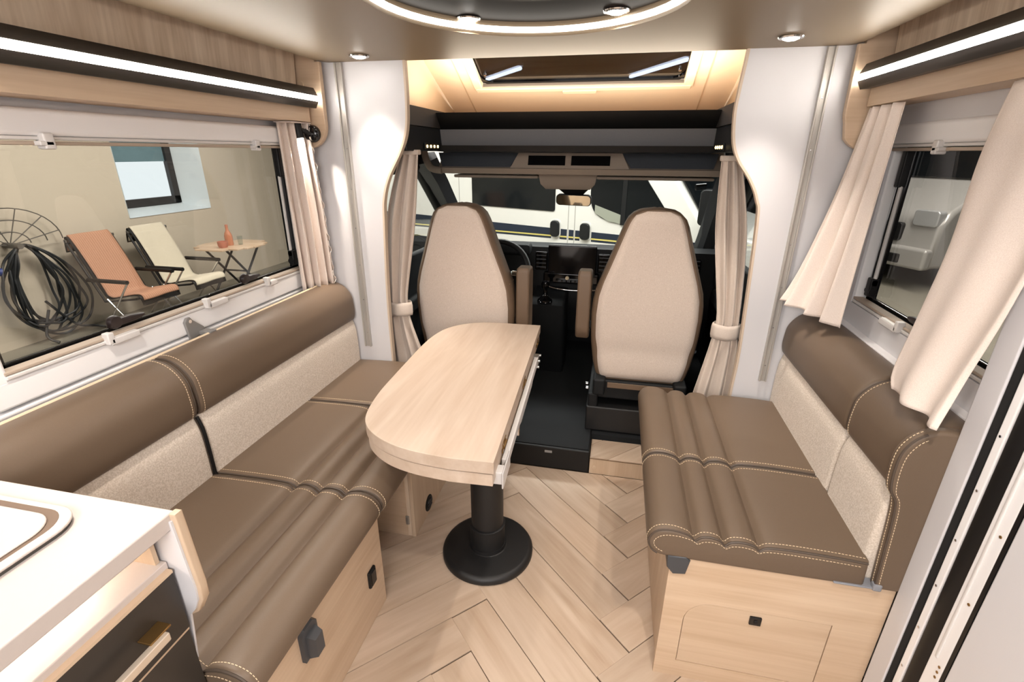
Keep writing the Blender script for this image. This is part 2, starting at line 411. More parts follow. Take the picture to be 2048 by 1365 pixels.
# ------------------------------------------------------------------ side windows
def side_window(name, m, y0, y1, label, latches, clips_b, clips_t, stays):
    x = lambda v: v if m > 0 else CX-(v-CX)          # given for the left side, mirrored to the right
    xo = lambda a, b: (min(x(a), x(b)), max(x(a), x(b)))
    t = struct(thing(name, (x(-1.33), (y0+y1)/2, .98), label, None))
    fa, fb = xo(-1.345, -1.306)
    b = B(); z0, z1 = .985, 1.462
    b.box(fa, fb, y0-.06, y1+.05, z0-.085, z0-.018, .008); b.box(fa, fb, y1+.012, y1+.05, z0-.03, z1+.07, .008)
    b.box(fa, fb, y0-.06, y0-.012, z0-.03, z1+.07, .008)
    b.obj('window_frame', M_frame, t)
    ca, cb = xo(-1.345, -1.292)
    B().box(ca, cb, y0-.05, y1+.04, z1+.016, z1+.075, .012, 3).obj('blind_cassette', M_frame, t)
    for k, (za, zb) in enumerate(((z1-.003, z1+.006), (z1+.008, z1+.016))):
        ga, gb = xo(-1.335, -1.300+.003*k); B().box(ga, gb, y0-.02, y1+.015, za, zb, .002).obj('blind_rail', M_clip if k else M_groove, t)
    for k, (za, zb) in enumerate(((z0-.008, z0), (z0-.018, z0-.009))):
        ga, gb = xo(-1.335, -1.304+.003*k); B().box(ga, gb, y0-.02, y1+.015, za, zb, .002).obj('blind_rail', M_clip if k else M_groove, t)
    pa, pb = xo(-1.362, -1.357)
    B().box(pa, pb, y0-.03, y1+.03, z0-.03, z1+.03).obj('pane', M_glass, t)
    # black outer sash seen round the pane
    sa, sb = xo(-1.357, -1.345)
    b = B(); b.box(sa, sb, y1-.026, y1+.02, z0-.01, z1+.01, .002); b.box(sa, sb, y0-.02, y1+.02, z0-.02, z0+.006, .002); b.box(sa, sb, y0-.02, y0+.012, z0-.01, z1+.01, .002)
    b.obj('sash_seal', M_glossblack, t)
    for yy, ln in latches:
        g = B(); a_, b_ = xo(-1.344, -1.318)
        q = [(yy-.5*ln, z0+.010), (yy-.5*ln, z0+.022), (yy-.3*ln, z0+.030), (yy+.1*ln, z0+.031), (yy+.5*ln, z0+.026), (yy+.52*ln, z0+.018), (yy+.25*ln, z0+.012)]
        g.prism(q, 'x', a_, b_, .005); g.lathe([(0, -.008), (.017, -.008), (.02, 0), (.016, .01), (0, .012)], (0, 0, 0), 16, Matrix.Translation((x(-1.328), yy-.36*ln, z0+.024)) @ Matrix.Rotation(R(90), 4, 'Y'))
        g.obj('latch', M_latch, t)
    for yy, ln in clips_b:
        a_, b_ = xo(-1.31, -1.288)
        g = B(); g.box(a_, b_, yy-ln/2, yy+ln/2, z0-.024, z0-.004, .004); g.box(a_, b_, yy-ln/2-.006, yy-ln/2+.012, z0-.02, z0+.012, .003); g.obj('blind_catch', M_clip, t)
    for yy in clips_t:
        a_, b_ = xo(-1.31, -1.282)
        g = B(); g.box(a_, b_, yy-.012, yy+.012, z1-.012, z1+.024, .004); g.box(a_, b_, yy-.022, yy+.008, z1-.004, z1+.006, .002); g.obj('blind_catch', M_clip, t)
    for yy in stays:
        g = B(); a_, b_ = xo(-1.346, -1.322)
        g.box(a_, b_, yy-.012, yy+.018, z0+.012, z0+.075, .004); g.cyl((x(-1.335), yy-.014, z0+.03), (x(-1.335), yy+.02, z0+.03), .013, 14); g.cyl((x(-1.335), yy-.012, z0+.06), (x(-1.335), yy+.016, z0+.06), .01, 14)
        g.box(a_, b_, yy-.008, yy+.018, z1-.11, z1, .004)
        o = g.obj('stay_bracket', M_black, t)
        B().cyl((x(-1.335), yy-.004, z0+.06), (x(-1.335), yy-.002, z1-.1), .006, 10).obj('stay_rod', M_clip, t)
    return t
side_window('window_1', 1, .745, 1.845, 'tinted side window over the long sofa, garden chairs visible outside', [(1.045, .10), (1.545, .085)], [(1.0, .085), (1.335, .085), (1.615, .05)], [.957, 1.655], [1.815])
side_window('window_2', -1, 1.16, 1.845, 'small tinted side window over the short bench', [(1.515, .075)], [(1.585, .10)], [1.60], [1.82])

# ------------------------------------------------------------------ ceiling (underside of the lifting bed) with oval recess
ZC = 1.77
def stadium(a, b, y0, y1, n=24):           # superellipse-ended oval, half width a, end depth b
    top = [(CX+a*math.cos(R(t)), y1-b+b*math.sin(R(t))) for t in [180*i/n for i in range(n+1)]]
    bot = [(CX+a*math.cos(R(t)), y0+b+b*math.sin(R(t))) for t in [180+180*i/n for i in range(n+1)]]
    return top+bot
ceil_out = rrect(mx(1, -1.165), .695, -.25, 1.965, [.02, .02, .06, .06], 8)
hole = stadium(.365, .365, .15, 1.632)
def ring_plate(outer, inner, z0, z1):
    t = bmesh.new()
    def loop(pts, z):
        vs = [t.verts.new((p[0], p[1], z)) for p in pts]; return vs, [t.edges.new((vs[i], vs[(i+1) % len(vs)])) for i in range(len(vs))]
    vo, eo = loop(outer, z0); vi, ei = loop(inner, z0)
    bmesh.ops.triangle_fill(t, use_beauty=True, edges=eo+ei)
    fs = t.faces[:]
    r = bmesh.ops.extrude_face_region(t, geom=fs)
    bmesh.ops.translate(t, vec=(0, 0, z1-z0), verts=[v for v in r['geom'] if isinstance(v, bmesh.types.BMVert)])
    bmesh.ops.recalc_face_normals(t, faces=t.faces[:]); return t
def dedup(p):
    o = []
    for q in p:
        if not o or (Vector(q)-Vector(o[-1])).length > 1e-5: o.append(q)
    if (Vector(o[0])-Vector(o[-1])).length < 1e-5: o.pop()
    return o
ceil_out, hole = dedup(ceil_out), dedup(hole)
b = B(); b.merge(ring_plate(ceil_out, hole, ZC, ZC+.07)); ceilo = struct(b.obj('ceiling', M_ceil), 'taupe underside of the lifting bed with an oval lit recess')
b = B(); b.prism(stadium(.36, .36, .155, 1.627), 'z', ZC+.032, ZC+.06); tag(b.obj('recess_panel', M_recess, ceilo), 'dark bronze panel in the oval recess')
b = B(); b.merge(ring_plate(dedup(stadium(.3645, .3645, .1505, 1.6315)), dedup(stadium(.357, .357, .158, 1.624)), ZC+.005, ZC+.019)); tag(b.obj('ring_light', M_ring, ceilo), 'glowing strip round the oval recess')
b = B(); b.merge(ring_plate(dedup(stadium(.372, .372, .143, 1.639)), dedup(stadium(.3645, .3645, .1505, 1.6315)), ZC-.004, ZC+.002)); b.obj('recess_rim', M_ceil, ceilo)
struct(B().box(-1.37, .87, YB, -.255, 2.0, 2.05).obj('ceiling', M_white), 'white rear ceiling over the kitchen')
struct(B().box(-1.37, .87, -.255, 2.0, 2.02, 2.06).obj('ceiling', M_cabinet), 'roof lining above the lifting bed')
def spot(x, y, z, label, p=1.3, sp=70):
    t = thing('ceiling_spotlight', (x, y, z), label, 'light', 'round ceiling spotlights')
    B().lathe([(.026, 0), (.034, 0), (.036, -.003), (.034, -.006), (.027, -.007), (.024, -.003), (.024, 0)], (x, y, z), 28).obj('chrome_ring', M_chrome, t)
    B().lathe([(0, -.012), (.014, -.011), (.0225, -.0075), (.0225, -.001), (0, -.001)], (x, y, z), 24).obj('lens', M_spot, t)
    l = area('spot_beam', (x, y, z-.014), (0, 0, 0), .045, .045, p, (1, .9, .8), 'DISK', sp); l.parent = t; l.location = (0, 0, -.014)
    return t
spot(-.947, 1.829, ZC, 'round chrome spotlight in the taupe ceiling above the left white partition')
spot(.455, 1.777, ZC, 'round chrome spotlight in the taupe ceiling above the right white partition')
spot(-.455, 1.545, ZC+.032, 'left of two round spotlights set in the dark oval recess', 2.0, 120)
spot(-.045, 1.535, ZC+.032, 'right of two round spotlights set in the dark oval recess', 2.0, 120)
spot(-.98, .62, ZC, 'round ceiling spotlight over the left kitchen counter', 3.5, 120)
spot(.30, .45, ZC, 'unseen ceiling spotlight added to brighten the entrance door', 6, 140)  # out of view, added to brighten the door leaf and frame

# ------------------------------------------------------------------ overhead cabinets and light bars
def overhead(m, y0, label, dz=0):
    t = thing('overhead_cabinet', (mx(m, -1.3), 1.0, 1.55), label, 'cabinet', 'overhead cabinets along both side walls')
    q = lambda pts: [(mx(m, a), z+dz if 1.5 < z < 1.7 else z) for a, z in pts]
    front = [(-1.30, 2.0), (-1.235, 2.0), (-1.262, 1.60), (-1.325, 1.60)]
    ys = [y0, .66, 1.895] if y0 < .5 else [y0, 1.895]
    for a, c in zip(ys, ys[1:]):
        B().prism(q(front), 'y', a+.002, c-.002).obj('cabinet_front', M_cabinet, t)
    B().prism(q([(-1.325, 1.612), (-1.21, 1.612), (-1.21, 1.556), (-1.325, 1.556)]), 'y', y0, 1.888, .003).obj('valance', M_oak_y, t)
    out = [(-1.326, 2.0), (-1.326, 1.46), (-1.275, 1.457)]+[(a, z) for a, z in arc(-1.245, 1.545, .085, 268, 358, 8)]+[(-1.157, 1.76), (-1.157, ZC-.003), (-1.175, ZC-.003), (-1.175, 2.0)]
    B().prism(q(out), 'y', 1.905, 1.928, .003).obj('end_panel', M_oak_x, t)
    B().prism(q(arc(-1.243, 1.69, .012, 0, 360, 14)[:-1]), 'y', 1.900, 1.906).obj('screw_cap', M_oak_y, t)
    return t
overhead(1, -.5, 'pale oak overhead cabinet above the long window, left wall')
overhead(-1, 1.0-.42, 'pale oak overhead cabinet above the small window, right wall', .033)
def lightbar(m, y0, label, dz=0):
    t = thing('light_bar', (mx(m, -1.2), 1.0, 1.64), label, 'light', 'led light bars under the overhead cabinets')
    q = lambda pts: [(mx(m, a), z+dz) for a, z in pts]
    B().prism(q([(-1.262, 1.684), (-1.258, 1.612), (-1.182, 1.605), (-1.169, 1.6285), (-1.185, 1.630), (-1.185, 1.645), (-1.169, 1.6475), (-1.184, 1.676)]), 'y', y0, 1.895, .0015, 1).obj('housing', M_bar, t)
    B().prism(q([(-1.184, 1.630), (-1.1675, 1.6295), (-1.1675, 1.6465), (-1.184, 1.645)]), 'y', y0+.002, 1.9).obj('led_strip', M_led, t)
    return t
lightbar(1, -.5, 'long black bar with white led strip under the left overhead cabinet')
lightbar(-1, .58, 'shorter grey bar with white led strip under the right overhead cabinet', .033)

# ------------------------------------------------------------------ partition panels flanking the cab
def partition(m, edge, label, zb):
    wallx = mx(m, -1.331)
    pts = [(wallx, -.005), (mx(m, -1.0), -.005)] + edge + [(wallx, 2.0)]
    t = thing('partition_panel', (mx(m, -1.1), YP+.01, 0), label, 'panel', 'white partition panels between living room and cab')
    B().prism(pts, 'y', YP+.002, YP+.022).obj('board', M_white, t)
    e3 = [Vector((a, YP+.012, z)) for a, z in edge]
    g = B(); secs = []
    for i, p in enumerate(e3):
        d = (e3[min(i+1, len(e3)-1)]-e3[max(i-1, 0)]).normalized(); n = Vector((d.z, 0, -d.x))
        secs.append([p+n*.004*s+Vector((0, yy, 0)) for s, yy in ((-1, -.013), (1, -.013), (1, .013), (-1, .013))])
    g.loft(secs); g.obj('edge_band', mat('warm_edge_band', srgb(206, 188, 168), .5), t)
    xr0 = mx(m, -1.115) if m > 0 else .640
    xr1 = mx(m, -1.083) if m > 0 else .612
    xa, xb = min(xr0, xr1), max(xr0, xr1)
    xm = (xa+xb)/2
    b = B(); b.box(xa, xa+.006, YP-.012, YP+.004, .592, ZC-.002, .0015); b.box(xb-.006, xb, YP-.012, YP+.004, .592, ZC-.002, .0015); b.box(xa+.002, xb-.002, YP-.004, YP+.004, .592, ZC-.002)
    r = b.obj('guide_rail', M_rail, t)
    for k in range(7):
        z = .66+k*.16; B().lathe([(0, .0), (.0028, .0), (.0022, .0015), (0, .002)], (0, 0, 0), 10, Matrix.Translation((xm, YP-.004, z)) @ Matrix.Rotation(R(90), 4, 'X')).obj('screw', M_chrome, r)
    return t
eL = [(v.x, v.z) for v in spline([(-.985, 0, .0), (-.985, 0, .5), (-.984, 0, .83), (-.968, 0, 1.17), (-.958, 0, 1.27), (-.928, 0, 1.355), (-.872, 0, 1.448), (-.840, 0, 1.53), (-.831, 0, 1.64), (-.831, 0, 1.77), (-.835, 0, 2.0)], 5)]
eR = [(v.x, v.z) for v in spline([(.519, 0, .0), (.519, 0, .5), (.523, 0, .72), (.503, 0, 1.2), (.486, 0, 1.295), (.452, 0, 1.362), (.404, 0, 1.425), (.378, 0, 1.485), (.367, 0, 1.575), (.370, 0, 1.65), (.379, 0, 1.78), (.384, 0, 2.0)], 5)]
partition(1, eL, 'white board with wavy edge and vertical guide rail, left of the driver seat', .59)
partition(-1, eR, 'white board with wavy edge and vertical guide rail, right of the passenger seat', .59)

# ================================================================== CAB
# bulkhead surround: black beam and side wings framing the cut-out
t = thing('cab_beam', (CX, 2.35, 1.45), 'black beam with grey felt panel across the top of the cab opening', 'beam')
BL, BR = -.858, .388
B().prism([(2.35, 1.618), (2.55, 1.60), (2.55, 1.47), (2.385, 1.548)], 'x', BL, BR).obj('beam_top', M_black, t)
B().prism([(2.383, 1.548), (2.40, 1.475), (2.44, 1.475), (2.44, 1.548)], 'x', BL, BR).obj('felt_panel', M_greyfelt, t)
B().prism([(2.36, 1.478), (2.60, 1.478), (2.60, 1.446), (2.37, 1.452)], 'x', BL-.02, BR+.02, .004).obj('lower_rail', M_black, t)
for s, m in ((1, 1), (-1, -1)):
    xi = BL if m > 0 else BR; xo_ = xi-m*.30
    tag(B().prism([(xi-m*.004, 1.628), (xi+m*.008, 1.552), (xo_, 1.552), (xo_, 1.628)], 'y', 1.98, 2.48).obj('wing_slope', M_darktrim, t), 'wing beside the beam, cap light painted into its lighter tone')  # lighter than the black below: light from the cap put into its colour
    B().box(min(xi+m*.004, xo_), max(xi+m*.004, xo_), 1.98, 2.48, 1.452, 1.5515, .004).obj('wing_side', M_black, t)
for m, label in ((1, 'row of four amber leds on the left end of the black cab beam'), (-1, 'row of four amber leds on the right end of the black cab beam')):
    xw = (BL if m > 0 else BR)+m*.004
    ya = 2.19 if m > 0 else 2.16
    l = thing('led_lamp', (xw, ya+.07, 1.47), label, 'light', 'small amber led lamps')
    for k in range(4):
        B().lathe([(0, 0), (.0065, 0), (.006, .004), (0, .006)], (0, 0, 0), 12, Matrix.Translation((xw+m*.005, ya+.045*k, 1.472)) @ Matrix.Rotation(R(90*m), 4, 'Y')).obj('led', M_amber, l)
    B().box(min(xw, xw+m*.006), max(xw, xw+m*.006), ya-.02, ya+.16, 1.458, 1.486, .002).obj('housing', M_black, l)
# roof cap: cream shell with big skylight
def capz(y): return 1.655+(2.95-y)*.47
t = struct(thing('ceiling', (CX, 2.6, 1.62), 'cream roof shell over the cab', None))
ysA, ysB = 2.0, 3.02
SX0, SX1, SY0, SY1 = -.755, .285, 2.02, 2.735     # skylight opening
SL = math.atan(.47)
b = B()
def slab(x0, x1, ya, yb, th=.02):
    b.prism([(ya, capz(ya)), (yb, capz(yb)), (yb, capz(yb)+th), (ya, capz(ya)+th)], 'x', x0, x1)
slab(-1.08, SX0, ysA, ysB); slab(SX1, .61, ysA, ysB); slab(SX0, SX1, SY1, ysB); b.obj('front_slope', M_cap, t)
for m in (1, -1):
    x1 = mx(m, -.96); x2 = mx(m, -1.10)
    B().quad((x1, 3.02, capz(3.02)), (x1+m*-.02, 2.0, capz(2.0)+.04), (x2, 2.0, 1.55), (x2, 3.02, 1.55)).obj('side_wall', M_cap, t, solid=.006)
    for sx in (.03,):
        xx = SX0-.075 if m > 0 else SX1+.075
        B().prism([(2.0, capz(2.0)+.0), (3.0, capz(3.0)), (3.0, capz(3.0)-.003), (2.0, capz(2.0)-.003)], 'x', xx-.003, xx+.003).obj('seam', mat('seam_shade', srgb(196, 170, 140), .8), t)
B().box(-1.12, .65, 3.0, 3.03, 1.50, 1.75).obj('front_wall', M_cap, t)
B().box(-1.06, .59, 2.44, 3.02, 1.585, 1.60).obj('shelf', M_oak_x, t)
sk = struct(thing('window_4', (CX, 2.5, 1.85), 'dark tilted skylight with rounded corners in the cream roof shell', None))
def on(x, s, h):        # s along the slope from its low end (front), h above it
    c, n = math.cos(SL), math.sin(SL)
    return (x, SY1-s*c+h*n, capz(SY1)+s*n+h*c)
fw = .0
g = B()
Msl = Matrix.Translation((0, SY1, capz(SY1))) @ Matrix.Rotation(math.pi-SL, 4, 'X')
Msl = Matrix(((1, 0, 0, 0), (0, -math.cos(SL), math.sin(SL), SY1), (0, math.sin(SL), math.cos(SL), capz(SY1)), (0, 0, 0, 1)))
slen = (SY1-SY0)/math.cos(SL)
g.box(SX0-.012, SX1+.012, -.012, .02, -.018, .02, .006, 3, Msl); g.box(SX0-.02, SX0+.025, 0, slen, -.014, .02, .006, 3, Msl); g.box(SX1-.025, SX1+.02, 0, slen, -.014, .02, .006, 3, Msl)
g.obj('skylight_frame', M_cap, sk)
g = B(); g.prism(rrect(CX-.085, CX+.085, -.03, .0, [.014, .014, .004, .004]), 'z', -.022, .004, .004, 2, Msl); g.obj('blind_grip', M_cap, sk)
g = B(); g.box(SX0+.02, SX1-.02, .012, .024, -.004, .014, .003, 2, Msl); g.obj('blind_rail', mat('skylight_rail_grey', srgb(120, 112, 104), .5), sk)
g = B(); g.prism(rrect(SX0+.015, SX1-.015, .02, slen, [.07, .07, .02, .02], 8), 'z', .016, .022, 0, 1, Msl); g.obj('pane', M_skyglass, sk)
g = B(); g.merge(ring_plate(dedup(rrect(SX0+.008, SX1-.008, .014, slen, [.08, .08, .02, .02], 8)), dedup(rrect(SX0+.028, SX1-.028, .036, slen-.03, [.06, .06, .02, .02], 8)), .010, .016), Msl); g.obj('pane_rim', M_glossblack, sk)
for x_ in (SX0+.055, SX1-.055):
    g = B(); g.lathe([(0, .0), (.006, 0), (.007, -.01), (0, -.012)], (x_, .10, .016), 12, Msl); g.obj('lock_knob', M_chrome, sk)

# cab floor and steps
t = thing('cab_step', (CX, 2.0, 0), 'black carpeted step and floor leading into the cab', 'step')
B().box(-1.06, -.038, 2.0, 3.3, 0, .119, .006, 2).obj('riser', M_black, t)
B().box(-1.12, .65, 2.17, 3.46, .0, .117).obj('floor_pan', M_carpet, t)
struct(B().box(-1.12, .65, 3.47, 3.50, .0, .60).obj('wall_front', M_carpet), 'dark bulkhead below the windscreen')
B().box(-1.05, -.045, 2.012, 3.3, .118, .124, .003).obj('carpet', M_carpet, t)
B().box(-.254, -.218, 1.9985, 2.003, .088, .101, .0012).obj('grey_tag', mat('tag_grey', srgb(150, 148, 146), .5), t)
t = thing('wooden_step', (.13, 2.08, 0), 'low pale oak step box beside the black cab step', 'step')
B().box(-.035, .50, 2.002, 2.165, 0, .082).obj('riser_board', M_oak_z, t)
for cc in ((.0, 2.05), (.1, 2.10), (.25, 2.06)):
    pass
sp = B().box(-.036, .50, 2.001, 2.166, .0822, .0835).obj('joint_bed', mat('step_joint', srgb(110, 84, 58), .8), t)
for k in range(-2, 5):
    d = (sq, sq); c = (.0+k*.19304, 2.0+.05)
    plank((c[0]+.1, c[1]+.1), d, (-.035, .50, 2.003, 2.165), .090, t)
for o in [o for o in t.children if o.name.startswith('plank')]:
    o.matrix_parent_inverse = t.matrix_world.inverted()
B().lathe([(0, 0), (.011, 0), (.010, .002), (0, .003)], (0, 0, 0), 16, Matrix.Translation((-.015, 2.002, .035)) @ Matrix.Rotation(R(90), 4, 'X')).obj('screw_cap', M_oak_y, t)

# ------------------------------------------------------------------ cab seats
def hw(z):
    K = [(.40, .200), (.45, .215), (.52, .228), (.62, .240), (.74, .243), (.83, .236), (.90, .218), (.98, .190), (1.06, .163), (1.13, .140), (1.18, .122), (1.205, .104), (1.222, .07), (1.23, .0)]
    for (a, p), (b_, q) in zip(K, K[1:]):
        if z <= b_: return p+(q-p)*(z-a)/(b_-a)
    return 0
def cab_seat(cx, m, label):          # m = +1: aisle on the right (driver), -1: aisle on the left
    y0 = 2.2; lean = -.06
    t = thing('captain_chair', (cx, y0+.3, .12), label, 'chair', 'swivel cab seats')
    yy = lambda z: y0+(.80-z)*.10
    zs = [.40, .44, .50, .58, .66, .74, .80, .86, .92, 1.0, 1.06, 1.12, 1.16, 1.19, 1.21, 1.222, 1.229]
    # brown shell: side bolsters and front, slightly proud of the back cloth outline
    secs = []
    for z in zs:
        h = hw(z)+.004; y = yy(z); d = .13 if z > .9 else .15
        n = 5
        pts = [(cx-h+.012, y+.004), (cx-h, y+.018), (cx-h-.006*(z < .9), y+.05), (cx-h, y+d-.03), (cx-h*.8, y+d), (cx, y+d-.02), (cx+h*.8, y+d), (cx+h, y+d-.03), (cx+h+.006*(z < .9), y+.05), (cx+h, y+.018), (cx+h-.012, y+.004)]
        secs.append([(a, b_, z) for a, b_ in pts])
    B().loft(secs).obj('backrest', M_leather_trim, t, angle=50)
    # beige cloth back: convex panel
    def back(u, v):
        z = .405+v*(1.2235-.405); h = max(hw(z)-.014, .0); s = 2*u-1
        edge = min(1, (1-abs(s))/.16); ed2 = min(1, (1-v)/.05, v/.05)
        bulge = .022*math.sqrt(max(0, 1-(1-edge)**2))*math.sqrt(max(0, 1-(1-ed2)**2))
        ease = .006*math.exp(-((z-.56)/.05)**2)
        return (cx+s*h, yy(z)+.006-bulge+ease, z)
    B().surf(back, 28, 44).obj('back_cloth', M_seatcloth, t, angle=60)
    ls = [(cx+m*(hw(z)+.005), yy(z)+.03, z) for z in (.44, .55, .66, .78, .86, .92)]
    # seat cushion
    B().box(cx-.235, cx+.235, y0+.13, y0+.60, .40, .53, .045, 4).obj('seat_cushion', M_leather_trim, t)
    b = B(); b.box(cx-.20, cx+.20, y0+.02, y0+.52, .30, .40, .01); b.box(cx-.24, cx-.19, y0-.0, y0+.5, .24, .33, .01); b.box(cx+.19, cx+.24, y0-.0, y0+.5, .24, .33, .01)
    b.box(cx-.22, cx-.16, y0-.02, y0+.08, .33, .42, .012); b.box(cx+.16, cx+.22, y0-.02, y0+.08, .33, .42, .012)
    b.obj('seat_frame', M_dash, t)
    B().box(cx-.245, cx+.245, y0-.005, y0+.52, .123, .26, .008).obj('pedestal', M_blackmetal, t)
    B().box(cx-.15, cx+.17, y0-.0, y0+.006, .37, .398, .002).obj('back_flap', M_leather_trim, t)
    B().cyl((cx+m*.245, y0+.05, .36), (cx+m*.255, y0+.05, .36), .008, 12).obj('bolt', M_chrome, t); B().cyl((cx+m*.245, y0+.12, .30), (cx+m*.256, y0+.12, .30), .01, 12).obj('bolt', M_chrome, t)
    # armrest folded up beside the backrest
    ax_ = cx+m*(.292)
    arm = [(y0+.06, .60), (y0+.10, .585), (y0+.16, .62), (y0+.16, .90), (y0+.14, .928), (y0+.06, .932), (y0+.04, .91), (y0+.035, .66)]
    B().prism(arm, 'x', ax_-.033, ax_+.033, .012, 3).obj('armrest', M_leather_trim, t)
    B().cyl((cx+m*.235, y0+.09, .66), (ax_, y0+.09, .66), .02, 14).obj('armrest_pivot', M_dash, t)
    # seam stitches on the aisle bolster
    b = B(); zz = .86; dashes(b, [(cx+m*(hw(zz)+.006), yy(zz)+.02+.1*k, zz) for k in (0, 1)], .004, .003, .0008); tag(b.obj('stitching', M_stitch, t), kind='stuff')
    return t
cab_seat(-.712, 1, 'driver cab seat, beige cloth back with brown trim, behind the table')
cab_seat(.168, -1, 'passenger cab seat, beige cloth back with brown trim, beyond the short bench')

# ------------------------------------------------------------------ dashboard
t = thing('dashboard', (CX, 3.0, .12), 'dark dashboard with black screen, vents and curved silver strip', 'dashboard')
def dashx(p): return p
b = B(); b.prism([(2.98, .905), (3.03, .926), (3.30, .862), (3.46, .80), (3.46, .40), (3.05, .35), (2.99, .50), (3.0, .62), (2.97, .70)], 'x', -1.06, .59, .01); b.obj('body', M_dash, t)
b = B(); b.box(-.392, -.10, 2.925, 2.955, .752, .930, .008); b.obj('screen', M_screen, t)
b = B(); b.box(-.42, -.08, 2.935, 2.99, .69, .76, .012); b.obj('shelf', M_glossblack, t)
b = B(); b.tube(spline([(-.40, 2.94, .684), (-.37, 2.925, .668), (-.30, 2.915, .660), (-.20, 2.915, .658), (-.10, 2.92, .664), (-.06, 2.935, .674)], 5), .006, 8); tag(b.obj('silver_strip', M_chrome, t), 'silver strip')
b = B(); b.box(-.34, -.16, 2.925, 2.94, .700, .722, .003); b.obj('button_row', M_glossblack, t)
for k in range(6): B().box(-.325+.027*k, -.305+.027*k, 2.922, 2.927, .705, .717, .002).obj('button', M_anthracite, t)
B().cyl((-.27, 2.934, .73), (-.27, 2.916, .732), .011, 16).obj('knob', mat('knob_cream', srgb(220, 200, 160), .3), t)
for x0, x1, z0, z1 in ((-.475, -.400, .765, .880), (-.092, -.02, .765, .880), (-1.02, -.95, .77, .87), (.42, .50, .77, .87)):
    v = B().box(x0, x1, 2.955, 2.99, z0, z1, .008).obj('air_vent', M_glossblack, t)
    for k in range(4): B().box(x0+.008, x1-.008, 2.95, 2.958, z0+.018+k*.024, z0+.024+k*.024, .001).obj('slat', M_anthracite, v)
B().box(-.08, .50, 2.965, 3.0, .62, .76, .012).obj('glove_box', M_dash, t)
b = B(); b.prism([(2.76, .60), (2.80, .63), (2.98, .66), (3.05, .60), (3.05, .124), (2.86, .124), (2.80, .35)], 'x', -.475, -.265, .015, 3); b.obj('centre_console', M_dash, t)
b = B(); b.lathe([(.05, 0), (.045, .01), (.02, .03), (.012, .05), (.012, .075), (.022, .085), (.026, .105), (.02, .12), (0, .124)], (-.385, 2.80, .615), 20); b.obj('gear_lever', M_glossblack, t)
b = B(); b.box(-.93, -.50, 2.90, 3.0, .86, .93, .02); b.obj('instrument_hood', M_dash, t)
t = thing('steering_wheel', (-.665, 2.72, .78), 'dark steering wheel in front of the driver seat', 'steering wheel')
Mw = Matrix.Translation((-.665, 2.72, .79)) @ Matrix.Rotation(R(62), 4, 'X')
b = B(); b.tube([(.19*math.cos(R(a)), .19*math.sin(R(a)), 0) for a in range(0, 360, 9)], .016, 10, True, Mw); b.obj('rim', M_black, t)
b = B(); b.lathe([(0, -.02), (.06, -.02), (.065, -.005), (.055, .015), (0, .022)], (0, 0, -.01), 20, Mw); b.obj('hub', M_dash, t)
for a in (0, 180, 270):
    b = B(); b.tube([(.05*math.cos(R(a)), .05*math.sin(R(a)), -.008), (.185*math.cos(R(a)), .185*math.sin(R(a)), 0)], .015, 8, False, Mw); b.obj('spoke', M_dash, t)
b = B(); b.box(.09, .14, -.015, .015, .004, .016, .004, 2, Mw); b.obj('switch_pad', M_chrome, t)
b = B(); b.cyl((-.665, 2.74, .78), (-.665, 3.0, .72), .035, 16); b.obj('column', M_dash, t)

# overhead shelf above the windscreen
t = thing('overhead_shelf', (CX, 2.65, 1.34), 'taupe shelf with dark pockets and two small compartments above windscreen', 'shelf')
b = B(); b.prism([(2.56, 1.372), (2.58, 1.345), (2.78, 1.335), (2.90, 1.36), (2.90, 1.47), (2.70, 1.47), (2.60, 1.378)], 'x', -.95, .49, .012, 3); b.obj('shelf_body', M_headliner, t)
for m in (1, -1):
    xa = -.95 if m > 0 else .49
    b = B(); b.tube(spline([(xa-m*.075, 2.60, 1.455), (xa-m*.062, 2.59, 1.41), (xa-m*.03, 2.575, 1.368), (xa+m*.03, 2.57, 1.358)], 5), .018, 10); b.obj('end_trim', M_headliner, t)
for x0, x1, x2, x3 in ((-.95, -.515, -.56, -.925), (.0, .45, .43, .045)):
    b = B(); b.loft([[(x0, 2.615, 1.446), (x1, 2.615, 1.446), (x2, 2.592, 1.378), (x3, 2.592, 1.378)], [(x0, 2.64, 1.446), (x1, 2.64, 1.446), (x2, 2.62, 1.378), (x3, 2.62, 1.378)]]); b.obj('pocket', M_pocket, t)
b = B(); b.loft([[(-.515, 2.598, 1.448), (.0, 2.598, 1.448), (.042, 2.572, 1.368), (-.558, 2.572, 1.368)], [(-.515, 2.66, 1.448), (.0, 2.66, 1.448), (.042, 2.64, 1.368), (-.558, 2.64, 1.368)]]); b.obj('console', M_headliner, t)
for x0, x1 in ((-.462, -.275), (-.245, -.055)):
    c = B().loft([[(x0-.008, 2.592, 1.440), (x1+.008, 2.592, 1.440), (x1+.008, 2.572, 1.383), (x0-.008, 2.572, 1.383)], [(x0-.008, 2.61, 1.440), (x1+.008, 2.61, 1.440), (x1+.008, 2.59, 1.383), (x0-.008, 2.59, 1.383)]]).obj('compartment', M_headliner, t)
    B().loft([[(x0, 2.587, 1.434), (x1, 2.587, 1.434), (x1, 2.570, 1.389), (x0, 2.570, 1.389)], [(x0, 2.60, 1.434), (x1, 2.60, 1.434), (x1, 2.585, 1.389), (x0, 2.585, 1.389)]]).obj('compartment_window', M_glossblack, c)
for x0, x1 in ((-.90, -.43), (-.12, .46)):
    B().box(x0, x1, 2.70, 2.86, 1.318, 1.334, .007).obj('sun_visor', M_headliner, t)
